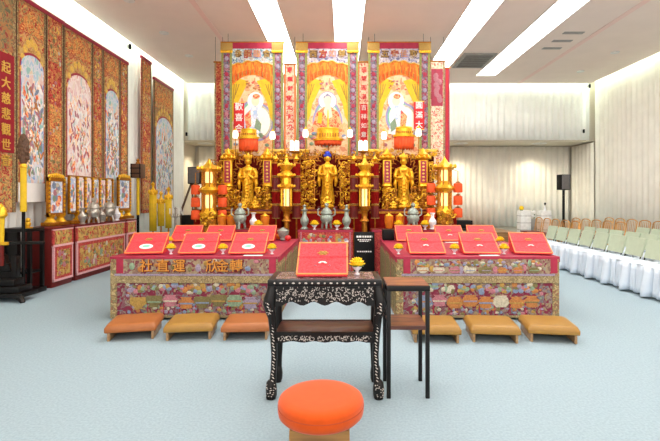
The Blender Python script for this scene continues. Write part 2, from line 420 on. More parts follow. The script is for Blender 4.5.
def long_table(name, label, x0, x1, y0, y1, text, inner):
    """inner = +1 when the right side is the aisle side"""
    h = .72
    xc, w = (x0 + x1) / 2, (x1 - x0) / 2
    t = thing(name, label, 'table', (xc, y0, 0))
    D = y1 - y0
    rr = random.Random(31 + inner)
    mb('maroon').box(-w, w, 0, D, h - .03, h, .006).build('tabletop', t)
    for a in (-1, 1):
        for b in (.12, D - .12):
            mb('black').tube([(a * (w - .12), b, 0), (a * (w - .12), b, h - .03)], .016).build('leg', t)
    # lower front panel
    p = mb('hundred'); p.box(-w + .07, w - .07, .0, .02, .03, .42)
    for i in range(190):
        p.mat(rr.choice(TCOL)); p.ell((rr.uniform(-w + .18, w - .18), .001, rr.uniform(.07, .41)), (rr.uniform(.015, .035), .004, rr.uniform(.012, .026)), 7, 4)
    n = 8
    for i in range(n):
        
        xx = -w + .22 + (2 * w - .44) * (i + .5) / n; zz = .13 + rr.uniform(0, .03)
        p.mat('hundred').ell((xx, .0, zz + .14), (.11, .005, .15), 12, 6)
        motif(p, xx, zz, .19, .29, -.003, rr)
        p.mat('maroon').box(xx + .1, xx + .112, -.002, 0, .07, .2)
    for i in range(30):
        p.mat(rr.choice(TCOL)); p.ell((rr.uniform(-w + .22, w - .22), -.001, rr.uniform(.06, .40)), (rr.uniform(.012, .03), .005, rr.uniform(.01, .02)), 7, 4)
    p.mat('goldband').box(-w + .07, w - .07, -.004, .0, .03, .055)
    p.build('front_panel', t)
    # gold band and valance
    mb('goldband').box(-w, w, -.016, -.002, .425, .505).build('band', t)
    g = mb('valance')
    g.box(-w + .07, w - .02, -.02, -.004, .515, .70)
    g.mat('maroon').box(-w, w + .0, -.022, .0, .697, .724)
    g.mat('t_lilac').box(-w + .05, w - .05, -.021, -.016, .508, .53)
    g.mat('maroon').box(w - .1, w - .02, -.021, -.015, .535, .697)
    g.mat('maroon').box(-w + .07, -w + .15, -.021, -.015, .535, .697)
    for i in range(16 if text else 26):
        g.mat(rr.choice(TCOL)); xx = -w + .2 + (2 * w - .4) * (i + .5) / 26
        g.ell((-w + .2 + (2 * w - .4) * (i + .5) / (16 if text else 26), -.02, .62 + rr.uniform(-.05, .05)), (rr.uniform(.02, .035), .006, rr.uniform(.02, .05)), 8, 4)
    g.build('valance', t)
    if text:
        for ch, px in text:
            c = mb('redwood').text(ch, .15, X(px, y0) - xc + .005, .608, -.03, .003, .004)  # maroon copy set off behind each character as a painted drop shadow
            c.mat('letter').text(ch, .15, X(px, y0) - xc, .614, -.038, .003, .001)
            c.build('gold_character', t, smooth=0)
    else:
        c = MB()
        for i in range(8):
            motif(c, -w + .2 + (2 * w - .4) * (i + .5) / 8, .54, .13, .14, -.022, rr)
        c.build('embroidered_vase_row', t)
    for sx in (-1, 1):
        b = mb('goldthread'); b.box(sx * w - .07 * (sx > 0), sx * w + .07 * (sx < 0), -.006, .01, .02, .70)
        b.build('edge_border', t)
    # side cloth
    for sx in (-1, 1):
        s = mb('goldthread')
        k = 12
        for i in range(k):
            a, b = D * i / k, D * (i + 1) / k
            s.mat('goldthread' if i % 4 != 3 else 'maroon')
            s.box(sx * w - .012, sx * w + .012, a + .008, b - .004, .02, .69)
            s.mat('t_olive').box(sx * w + sx * .008 - .008, sx * w + sx * .008 + .008, a + .04, b - .05, .08, .6)
        s.mat('maroon').box(sx * w - .016, sx * w + .016, 0, D, .66, .722)
        s.build('side_cloth', t)
    return t
LT = (X(111, 5.0), X(278, 5.0)); RT = (X(397, 5.0), X(558.5, 5.0))
long_table('offering_table', 'long table draped in crimson embroidered cloth with gold characters, left of the aisle', LT[0], LT[1], 5.0, 7.15,
           [('社', 147.5), ('直', 164), ('運', 180), ('欣', 213), ('金', 223), ('轉', 237)], 1)
long_table('offering_table', 'long table draped in crimson cloth embroidered with vases, right of the aisle', RT[0], RT[1], 5.0, 7.15, None, -1)

# ------------------------------------------------------------------ red sutra lecterns
def lectern(variant):
    t = thing('sutra_lectern', '', 'lectern', (0, 0, 0))
    w, D, z0, zc, z1 = .205, .45, .022, .125, .222
    yc = .24
    def surf(y):
        return z0 + (zc - z0) * y / yc if y < yc else zc + (z1 - zc) * (y - yc) / (D - yc)
    c = mb('lect')
    prof = [(0, z0 - .012), (0, z0), (yc - .005, zc - .003), (yc, zc + .008), (yc + .008, zc + .006), (D, z1), (D + .012, z1 - .02), (D, 0.0), (.06, 0), (.05, .008)]
    n = len(prof)
    vs = [(-w, a, b) for a, b in prof] + [(w, a, b) for a, b in prof]
    c.add(vs, [list(range(n)), list(range(2 * n - 1, n - 1, -1))] + [(i, i + n, (i + 1) % n + n, (i + 1) % n) for i in range(n)])
    c.build('cloth_cover', t, smooth=20)
    def on(m, x0, x1, y0, y1, h=.004):
        m.add([(x0, y0, surf(y0) + h), (x1, y0, surf(y0) + h), (x1, y1, surf(y1) + h), (x0, y1, surf(y1) + h),
               (x0, y0, surf(y0) - .002), (x1, y0, surf(y0) - .002), (x1, y1, surf(y1) - .002), (x0, y1, surf(y1) - .002)],
              [(0, 1, 2, 3), (7, 6, 5, 4), (0, 4, 5, 1), (1, 5, 6, 2), (2, 6, 7, 3), (3, 7, 4, 0)])
    b = mb('lect_trim')
    for sx in (-1, 1):
        on(b, sx * w - .006, sx * w + .006, .0, yc - .004); on(b, sx * w - .006, sx * w + .006, yc + .01, D)
    on(b, -w, w, 0.0, .014); on(b, -w, w, D - .014, D)
    b.build('ribbon_edge', t, smooth=0)
    e = mb('t_gold')
    for k in range(6):
        a = 2 * PI * k / 6
        yy = yc + .055 + .022 * math.sin(a)
        e.ell((.032 * math.cos(a), yy, surf(yy) + .003), (.018, .014, .006), 8, 4)
    e.ell((0, yc + .055, surf(yc + .055) + .004), (.02, .016, .008), 8, 4)
    e.build('gold_flower', t)
    if variant == 'medallion':
        m = mb('white'); y = .135; q = math.atan((zc - z0) / yc)
        m.T = Matrix.Translation((0, y, surf(y) + .003)) @ Matrix.Rotation(q, 4, 'X')
        m.lathe([(.075, -.003), (.077, 0), (.073, .004), (.046, .005), (.042, .004)], n=24, sy=.75)
        m.mat('halo_g').lathe([(.045, 0), (.045, .006), (.03, .008)], n=18, sy=.6)
        m.build('medallion', t)
    else:
        m = mb('white'); y = .15
        for k in range(5):
            a = PI * (.1 + .2 * k)
            yy = y + .02 * math.sin(a)
            m.ell((.026 * math.cos(a), yy, surf(yy) + .003), (.013, .014, .005), 7, 4)
        m.mat('t_pink').ell((-.06, .12, surf(.12) + .002), (.012, .012, .005), 7, 4); m.ell((.06, .12, surf(.12) + .002), (.012, .012, .005), 7, 4)
        m.build('white_lotus', t)
    return t
LEC = {'medallion': lectern('medallion'), 'lotus': lectern('lotus')}
used = {}
def place_lectern(kind, px0, px1, d, rz, label, z=.725, first=None):
    xc = X((px0 + px1) / 2, d)
    g = 'red cloth-covered sutra lecterns'
    if kind not in used:
        used[kind] = 1; o = LEC[kind]; o.location = (xc, d, z); o.rotation_euler.z = rz; o['label'] = label; o['group'] = g
    else:
        o = dup(LEC[kind], (xc, d, z), rz, label, g)
    return o
RD = math.radians
place_lectern('medallion', 126, 161, 5.14, RD(12), 'red lectern with white medallion, front row of left table, at its outer end')
place_lectern('medallion', 179, 214, 5.14, RD(8), 'red lectern with white medallion, front row of left table, middle one')
place_lectern('medallion', 227, 266, 5.14, RD(3), 'red lectern with white medallion and paper slip, front row of left table nearest the aisle')
place_lectern('lotus', 171, 197, 6.6, RD(8), 'red lectern in the back row of the left table, at its outer end')
place_lectern('lotus', 204, 230, 6.6, RD(5), 'red lectern in the back row of the left table, middle one')
place_lectern('lotus', 246, 273, 6.6, RD(2), 'red lectern in the back row of the left table, nearest the aisle')
place_lectern('lotus', 411, 445, 5.14, RD(-2), 'red lectern in the front row of the right table, nearest the aisle')
place_lectern('lotus', 465, 500, 5.14, RD(-6), 'red lectern in the front row of the right table, middle one with a paper slip')
place_lectern('lotus', 517, 551, 5.14, RD(-11), 'red lectern at the outer right end of the right table')
place_lectern('lotus', 398, 424, 6.6, RD(-2), 'red lectern in the back row of the right table, nearest the aisle')
place_lectern('lotus', 439, 465, 6.6, RD(-4), 'red lectern in the back row of the right table, middle one with a paper slip')
place_lectern('lotus', 472, 498, 6.6, RD(-7), 'red lectern in the back row of the right table, at its outer end')
for px, d, lab in ((254, 5.11, 'white paper slip along the front of the left table lectern nearest the aisle'), (488, 5.11, 'white paper slip along the front of the middle right table lectern'), (452, 6.57, 'white paper slip along the front of a back row right table lectern')):
    tag(mb('white').box(-.11, .11, -.075, -.008, 0, .0035).build('paper_slip', loc=(X(px, d), d, .7255), smooth=0), lab, 'paper')

# ------------------------------------------------------------------ yellow flower vases
def flower_vase():
    t = thing('flower_vase', '', 'flower vase')
    mb('porcelain').lathe([(.018, 0), (.022, .004), (.01, .015), (.012, .03), (.034, .05), (.038, .062), (.034, .064)], n=16).build('vase', t)
    b = mb('yellow'); b.ell((0, 0, .085), (.042, .042, .03), 12, 6)
    rr = random.Random(3)
    for ring, (r, z, n) in enumerate(((.05, .078, 16), (.043, .094, 14), (.03, .108, 11), (.014, .116, 7))):
        for k in range(n):
            a = 2 * PI * (k + .5 * ring) / n
            b.T = Matrix.Translation((r * math.cos(a), r * math.sin(a), z + rr.uniform(-.003, .003))) @ Matrix.Rotation(a, 4, 'Z') @ Matrix.Rotation(-.5 - ring * .2, 4, 'Y')
            b.ell((0, 0, 0), (.014, .008, .004), 6, 4)
    b.T = None
    b.build('chrysanthemum', t)
    l = mb('leaf')
    for k in range(5):
        a = 2 * PI * k / 5
        l.ell((.04 * math.cos(a), .04 * math.sin(a), .066), (.02, .02, .004), 7, 4)
    l.build('leaf', t)
    return t
FV = flower_vase(); first = True
for px, d, z, sc, lab in ((171, 5.2, .725, 1, 'yellow chrysanthemum vase between outer and middle front lecterns of left table'), (223, 5.2, .725, 1, 'yellow chrysanthemum vase between middle and aisle-side front lecterns of left table'),
        (272, 5.2, .725, 1, 'yellow chrysanthemum vase at the aisle corner of the left table'), (169, 6.1, .725, 1, 'yellow chrysanthemum vase behind the outer front lecterns of left table'),
        (258, 7.05, .87, 1, 'yellow chrysanthemum vase behind the back row of the left table'),
        (398.5, 5.2, .725, 1, 'yellow chrysanthemum vase at the aisle corner of the right table'), (454.5, 5.2, .725, 1, 'yellow chrysanthemum vase between aisle-side and middle front lecterns of right table'),
        (504, 5.2, .725, 1, 'yellow chrysanthemum vase between middle and outer front lecterns of right table'), (500, 6.1, .725, 1, 'yellow chrysanthemum vase behind the outer front lectern of the right table'),
        (357, 3.22, .832, 1, 'yellow chrysanthemum vase beside the red lectern on the black inlaid table')):
    if z == .87: continue
    if first: FV.location = (X(px, d), d, z); FV['label'] = lab; FV['group'] = 'yellow chrysanthemum vases'; first = False
    else: dup(FV, (X(px, d), d, z), R.uniform(0, 6), lab, 'yellow chrysanthemum vases')

# ------------------------------------------------------------------ black inlaid altar table
def inlaid_table():
    x0, x1 = X(267.5, 3.03), X(382, 3.03)
    w, D, h = (x1 - x0) / 2, .34, .83
    t = thing('inlaid_altar_table', 'black carved altar table inlaid with mother of pearl, standing in the aisle', 'table', ((x0 + x1) / 2, 3.03, 0))
    rr = random.Random(5)
    tp = mb('blackwood').box(-w, w, -.01, D + .01, h - .045, h, .008)
    tp.mat('stone').box(-w + .05, w - .05, .03, D - .03, h, h + .002)
    tp.mat('pearl')
    for i in range(17): tp.ell((-w + .05 + (2 * w - .1) * i / 16, -.011, h - .022), (.011 if i % 2 else .007, .003, .006), 8, 4)
    tp.build('tabletop', t)
    # apron with scalloped lower edge
    def apron(m, y, z1, z0, xw, dens):
        pts = [(-xw, z1)] + [(xw, z1)]
        n = 28
        low = []
        for i in range(n + 1):
            u = 1 - 2 * i / n
            zz = z0 + (z1 - z0) * .35 * (abs(math.sin(u * 7)) ** 2) * (.5 if abs(u) < .8 else -.4) + (z1 - z0) * .12
            low.append((xw * u, zz))
        m.mat('blackwood').prism(pts + low, y, y + .02)
        m.mat('pearl')
        for i in range(dens):
            u = rr.uniform(-.97, .97); v = rr.uniform(.3, .95)
            a = rr.uniform(0, PI)
            q = Matrix.Translation((u * xw, y - .001, z0 + (z1 - z0) * v)) @ Matrix.Rotation(a, 4, 'Y')
            m.T = q; m.ell((0, 0, 0), (rr.uniform(.004, .009), .003, rr.uniform(.0018, .0036)), 6, 4)
        m.T = None
        for i in range(10):      # vine scrolls
            cx = -xw + .08 + (2 * xw - .16) * i / 9; cz = z0 + (z1 - z0) * .62
            m.tube([(cx + (.022 - .0025 * k) * math.cos(k * .8 + i), y - .001, cz + (.022 - .0025 * k) * math.sin(k * .8 + i)) for k in range(8)], .0018, 5)
        return m
    apron(MB(), .012, h - .045, .63, w - .05, 260).build('apron', t)
    apron(MB(), D - .032, h - .045, .63, w - .05, 0).build('apron', t)
    for sx in (-1, 1):
        mb('blackwood').box(sx * (w - .03) - .01, sx * (w - .03) + .01, .04, D - .04, .67, h - .045).build('side_apron', t)
    sh = mb('rosewood').box(-w + .05, w - .05, .025, D - .025, .445, .462, .004)
    sh.mat('blackwood').box(-w + .04, w - .04, .012, .03, .44, .466); sh.box(-w + .04, w - .04, D - .03, D - .012, .44, .466)
    sh.build('shelf', t)
    apron(MB(), .016, .442, .385, w - .06, 110).build('shelf_apron', t)
    for sx in (-1, 1):
        for b in (0, 1):
            yb = .028 if b == 0 else D - .028
            xb = sx * (w - .03)
            lg = mb('blackwood')
            sy = -1 if b == 0 else 1
            def off(z): return .022 * math.exp(-((z - .66) / .07) ** 2) - .012 * math.exp(-((z - .3) / .15) ** 2) + .012 * math.exp(-((z - .05) / .05) ** 2)
            zs = [.785, .74, .70, .66, .62, .56, .48, .4, .3, .2, .13, .1]
            rs = [.032, .036, .042, .044, .038, .03, .026, .024, .022, .021, .024, .028]
            lg.tube([(xb + sx * off(z), yb + sy * off(z) * .4, z) for z in zs], rs, 10)
            lg.mat('pearl')
            if b == 0:
                for k in range(26):
                    z = .13 + k * .0215
                    rad = .022 + (.018 if .6 < z < .74 else 0)
                    lg.T = Matrix.Translation((xb + sx * off(z) + .004 * math.sin(k * 2), yb + sy * off(z) * .4 - rad - .0015, z)) @ Matrix.Rotation(.7, 4, 'Y')
                    lg.ell((0, 0, 0), (.011, .004, .0038), 6, 4)
                    if z > .56:
                        for q in range(3):
                            lg.T = Matrix.Translation((xb + sx * off(z) + rr.uniform(-.022, .022), yb + sy * off(z) * .4 - rad * .85, z + rr.uniform(-.01, .01))); lg.ell((0, 0, 0), (.005, .006, .003), 6, 4)
                lg.T = None
            L = lg.build('leg', t)
            f = mb('blackwood').lathe([(.02, .13), (.034, .115), (.04, .07), (.038, .025), (.03, .006), (.03, 0), (0.001, 0)], (xb + sx * .008, yb, 0), 12)
            for k in range(3):
                a = -PI / 2 * 1 + (k - 1) * .8
                f.ell((xb + sx * .008 + .03 * math.cos(a), yb + .03 * math.sin(a) * (1 if b == 0 else -1), .025), (.013, .013, .025), 8, 5)
            if b == 0:
                f.mat('pearl')
                for k in range(22):
                    a = -PI / 2 + rr.uniform(-1, 1); z = rr.uniform(.02, .11)
                    f.ell((xb + sx * .008 + .041 * math.cos(a), yb + .041 * math.sin(a), z), (.005, .004, .003), 6, 4)
            f.build('claw_foot', L)
    return t
inlaid_table()
place_lectern('lotus', 296.5, 347.5, 3.1, 0, 'large red lectern standing on the black inlaid table', z=.832).scale = (.87, .55, 1)

# side table
x0, x1 = X(385, 3.06), X(428.5, 3.06)
t = thing('side_table', 'slim dark wood side table with brown top and shelf, right of the inlaid table', 'table', ((x0 + x1) / 2 + .01, 3.05, 0))
w, D = (x1 - x0) / 2, .32
tp = mb('rosewood_w').box(-w + .03, w - .03, .03, D - .03, .762, .786)
tp.mat('blackwood').box(-w, w, 0, .03, .745, .784, .003).box(-w, w, D - .03, D, .745, .784, .003).box(-w, -w + .03, .03, D - .03, .745, .784, .003).box(w - .03, w, .03, D - .03, .745, .784, .003)
tp.mat('rosewood_w').box(-w + .006, w - .006, .004, D - .004, .784, .788)
tp.build('tabletop', t)
s = mb('rosewood_w').box(-w + .02, w - .02, .02, D - .02, .487, .503)
s.mat('rosewood').box(-w + .02, w - .02, .003, .02, .478, .503).box(-w + .02, w - .02, D - .02, D - .003, .478, .503)
s.build('shelf', t)
for a in (-1, 1):
    for b in (.016, D - .016):
        mb('blackwood').box(a * (w - .016) - .014, a * (w - .016) + .014, b - .014, b + .014, 0, .746, .003).build('leg', t)

# ------------------------------------------------------------------ orange stool and kneelers
d = 2.34
t = thing('kneeling_stool', 'round stool with orange cloth cushion on a wooden base, nearest the viewer', 'stool', (X(321, d), d, 0))
mb('orange').lathe([(.001, .352), (.1, .352), (.17, .350), (.205, .345), (.221, .334), (.227, .318), (.2255, .30), (.228, .285), (.224, .26), (.21, .245), (.19, .243), (.001, .243)], n=56).build('cushion', t, smooth=60)
mb('orange_d').lathe([(.2262, .305), (.2285, .302), (.2262, .299)], n=56).build('seam', t)
bs = mb('goldwood').box(-.15, .15, -.165, -.14, 0, .243, .004).box(-.15, .15, .14, .165, 0, .243, .004).box(-.15, -.125, -.14, .14, 0, .243).box(.125, .15, -.14, .14, 0, .243)
bs.build('base', t, smooth=30)

def kneeler(mat):
    t = thing('kneeling_bench', '', 'kneeler')
    w, D = .235, .44
    def top(u, v):
        x, y = -w + 2 * w * u, D * v
        e = (1 - (2 * u - 1) ** 8) * (1 - (2 * v - 1) ** 8)
        return (x * (1 + .03 * e), y - .012 * (1 - v) * e, .125 + .042 * max(e, 0) ** .3)
    c = mb(mat); c.grid(top, 24, 24)
    c.box(-w, w, 0, D, .083, .126, .01)
    c.build('cushion', t, smooth=60)
    for a in (-1, 1):
        mb('palewood').box(a * (w - .035) - .012, a * (w - .035) + .012, .02, D - .02, 0, .085, .003).build('side_board', t)
    mb('palewood').box(-w + .05, w - .05, D - .06, D - .04, .02, .083).build('back_rail', t)
    return t
KO, KM = kneeler('vinyl_o'), kneeler('vinyl_m')
ku = set()
for K, px, d, rz, lab in ((KO, 130, 4.28, 12, 'tan padded kneeler at the outer left end of the row'), (KM, 188, 4.28, 7, 'mustard padded kneeler, middle of the three before the left table'), (KO, 245, 4.28, 4, 'tan padded kneeler beside the left leg of the black inlaid table'),
                          (KM, 437, 4.2, -3, 'mustard padded kneeler partly behind the slim side table'), (KM, 496, 4.2, -6, 'mustard padded kneeler, middle of the three before the right table'), (KM, 554.5, 4.2, -9, 'mustard padded kneeler at the outer right end of the row')):
    loc = (X(px, d), d, 0)
    g = 'padded kneelers before the tables'
    if K.name not in ku: ku.add(K.name); K.location = loc; K.rotation_euler.z = RD(rz); K['label'] = lab; K['group'] = g
    else: dup(K, loc, RD(rz), lab, g)

# ------------------------------------------------------------------ chairs
def folding_chair():
    """faces local -Y; front edge of the cloth at y = 0"""
    t = thing('folding_chair', '', 'chair')
    bp = mb('sage')
    def bk(x, z): return .40 + .10 * (z - .42) / .34 + .02 * (1 - (x / .21) ** 2)
    nx = 8
    vs, fs = [], []
    for s_ in (0, 1):
        for z in (.47, .60, .735, .75):
            for i in range(nx + 1):
                x = -.2 + .4 * i / nx
                if z == .75: x *= .95
                vs.append((x, bk(x, z) + .025 * s_, z))
    W = nx + 1
    for s_ in (0, 1):
        o = s_ * 4 * W
        for r in range(3):
            for i in range(nx): fs.append((o + r * W + i, o + r * W + i + 1, o + (r + 1) * W + i + 1, o + (r + 1) * W + i))
    for r in range(3):
        for e in (0, nx): fs.append((r * W + e, (r + 1) * W + e, 4 * W + (r + 1) * W + e, 4 * W + r * W + e))
    for i in range(nx):
        fs.append((i, i + 1, 4 * W + i + 1, 4 * W + i)); fs.append((3 * W + i, 3 * W + i + 1, 7 * W + i + 1, 7 * W + i))
    bp.add(vs, fs); bp.build('backrest', t, smooth=50)
    mb('sage').box(-.2, .2, .03, .42, .40, .425, .008).build('seat', t)
    for sx in (-1, 1):
        mb('black').tube([(sx * .188, .505, .70), (sx * .188, .41, .42), (sx * .188, .08, .0)], .009).build('leg', t)
        mb('black').tube([(sx * .19, .10, .40), (sx * .19, .40, 0.0)], .011).build('leg', t)
    # white cloth over the seat falling in folds to the floor
    rr = random.Random(4)
    ph = [rr.uniform(0, 6) for _ in range(3)]
    path = [(-.215, .42), (-.215, .2), (-.215, .02), (-.1, 0), (.1, 0), (.215, .02), (.215, .2), (.215, .42)]
    def along(u):
        k = u * (len(path) - 1); i = min(int(k), len(path) - 2); f = k - i
        a, b = path[i], path[i + 1]
        return a[0] + (b[0] - a[0]) * f, a[1] + (b[1] - a[1]) * f
    def fn(u, v):
        x, y = along(u)
        q = (.3 + .7 * v)
        off = q * (.024 * math.sin(u * 47 + ph[0] + 2 * v) + .022 * math.sin(u * 29 + ph[1] - v) + .012 * math.sin(u * 80 + 3 * v))
        off *= 1.8 if y < .05 else .4
        cx, cy = x, y - .22
        l = math.hypot(cx, cy)
        k = 1 + (off + .02 * v) / l
        return (cx * min(k, 1.06), .22 + cy * k, .435 - .41 * v + (.015 * math.sin(u * 23) + .01 if v == 1 else 0))
    c = mb('white_cloth').grid(fn, 90, 5)
    c.grid(lambda u, v: (-.215 + .43 * u, .0 + .42 * v, .437 + .016 * math.sin(u * 9 + v * 7) * math.sin(v * 12 + u * 4)), 10, 8)
    c.build('seat_cover', t, solid=.004, smooth=70)
    return t
FC = folding_chair(); fc_used = False
ORD = ['first', 'second', 'third', 'fourth', 'fifth', 'sixth', 'seventh', 'eighth', 'ninth', 'tenth', 'eleventh', 'twelfth', 'thirteenth']
def put_chair(xf, y, lab, grp, rz=0):
    global fc_used
    loc = (xf, y, 0); r = -PI / 2 + rz
    if not fc_used: fc_used = True; FC.location = loc; FC.rotation_euler.z = r; FC['label'] = lab; FC['group'] = grp
    else: dup(FC, loc, r, lab, grp)
for i in range(10):
    put_chair(4.2, 9.85 - i * .47, f'white-skirted folding chair with sage back, {ORD[i]} from the far end of the aisle row', 'aisle row of covered folding chairs', R.uniform(-.015, .015))
for i in range(8):
    put_chair(4.86, 9.55 - i * .47, f'white-skirted folding chair with sage back, {ORD[i]} from the far end of the second row', 'second row of covered folding chairs', R.uniform(-.015, .015))
for i in range(5):
    put_chair(5.85, 9.3 - i * .47, f'white-skirted folding chair with sage back, {ORD[i]} from the far end of the third row', 'third row of covered folding chairs', R.uniform(-.015, .015))

def gold_chair():
    t = thing('banquet_chair', '', 'chair')
    for sx in (-1, 1):
        mb('gold_c').tube([(sx * .19, .02, 0), (sx * .19, .04, .44)], .013).build('leg', t)
        mb('gold_c').tube([(sx * .19, .44, 0), (sx * .19, .40, .44)], .013).build('leg', t)
    f = mb('gold_c')
    f.tube([(-.19, .40, .44), (-.19, .45, .78)] + [(-.19 * math.cos(a), .455, .78 + .06 * math.sin(a)) for a in [PI * k / 8 for k in range(1, 8)]] + [(.19, .45, .78), (.19, .40, .44)], .014)
    for k in range(5): f.tube([(-.13 + .065 * k, .41, .46), (-.13 + .065 * k, .45, .80)], .006, 6)
    f.build('back_frame', t)
    mb('redwood').box(-.2, .2, .0, .42, .44, .475, .012).build('seat', t)
    return t
GC = gold_chair(); first = True
for r, (xx, y0, n, row) in enumerate(((4.9, 12.0, 5, 'behind the second covered row'), (5.75, 11.7, 5, 'behind the third covered row'), (6.75, 11.9, 7, 'nearest the right wall curtain'))):
    for i in range(n):
        lab = f'gold-framed banquet chair, {ORD[i]} from the far end of the row {row}'
        loc = (xx, y0 - i * .47, 0)
        if first: GC.location = loc; GC.rotation_euler.z = -PI / 2; GC['label'] = lab; GC['group'] = 'gold-framed chairs at the back right'; first = False
        else: dup(GC, loc, -PI / 2, lab, 'gold-framed chairs at the back right')

# ------------------------------------------------------------------ right back corner
def speaker(loc, label, w=.27, h=.44, rz=0, body='black'):
    t = thing('loudspeaker', label, 'loudspeaker', loc, rz)
    mb(body).box(-w / 2, w / 2, -.14, .14, 0, h, .015).build('cabinet', t)
    mb('vent_d').box(-w / 2 + .02, w / 2 - .02, -.148, -.141, .02, h - .02, .003).build('grille', t)
    return t
d = 12.6; zb = Z(190, d)
t = thing('speaker_stand', 'black tripod stand holding the loudspeaker in the right back corner', 'speaker stand', (X(563.5, d), d, 0))
mb('black').tube([(0, 0, .18), (0, 0, zb)], .035, 10).build('pole', t)
for k in range(3):
    a = PI / 2 + 2 * PI * k / 3
    mb('black').tube([(0, 0, .6), (.35 * math.cos(a), .35 * math.sin(a), .015)], .015).build('leg', t)
speaker((X(563.5, d), d, zb), 'black loudspeaker on a tripod stand in the right back corner')
def pedestal(px, lab):
    d = 12.8
    t = thing('pedestal', lab, 'pedestal', (X(px, d), d, 0))
    h = Z(210.5, d)
    mb('metal_w').box(-.15, .15, -.15, .15, 0, h, .01).build('body', t)
    for k in range(4): mb('vent').box(-.151, .151, -.152, .152, h - .16 - k * .2, h - .145 - k * .2).build('groove', t, smooth=0)
    return h, d
h, d = pedestal(524, 'white box pedestal behind the right table, left one of the pair')
h, d = pedestal(544, 'white box pedestal behind the right table, right one of the pair')
tag(mb('yellow').ell((0, 0, .07), (.07, .06, .07)).mat('leaf').lathe([(.04, 0), (.05, .02), (.03, .04)], n=12).build('pineapple', loc=(X(521.5, d), d, h)), 'yellow fruit on the left white pedestal', 'fruit')
t = thing('bottle', 'small dark-capped bottle on the right white pedestal', 'bottle', (X(545, d), d, h))
mb('porcelain').lathe([(.03, 0), (.03, .09), (.012, .12), (.012, .15)], n=12).build('body', t)
mb('black').lathe([(.016, .15), (.03, .2), (.018, .23)], n=12).build('cap', t)
t = thing('potted_orchid', 'small white orchid in a grey pot between the white pedestals', 'plant', (X(534, 13.15), 13.15, 0))
mb('vent').box(-.11, .11, -.1, .1, 0, .75, .02).build('pot', t)
fl = mb('white')
for k in range(7): fl.ell((R.uniform(-.08, .08), R.uniform(-.05, .05), .82 + R.uniform(0, .18)), (.05, .03, .04))
fl.mat('leaf').tube([(0, 0, .75), (.02, 0, .9), (-.04, 0, 1.0)], .012)
fl.build('flower', t)
tag(mb('black').box(-.2, .2, -.15, .15, 0, .2, .01).build('equipment_case', loc=(X(463, 11), 11, .62)), 'low black equipment case right of the altar', 'case')
t = thing('case_stand', 'dark low stand carrying the black equipment case right of the altar', 'stand', (X(463, 11), 11, 0))
mb('blackwood').box(-.25, .25, -.2, .2, .57, .62, .005).build('top', t)
for a in (-1, 1):
    for b in (-1, 1): mb('blackwood').box(a * .22 - .02, a * .22 + .02, b * .17 - .02, b * .17 + .02, 0, .57).build('leg', t)

M['textred'] = plain('deep_red_silk', (150, 12, 32), .7, var=.1)
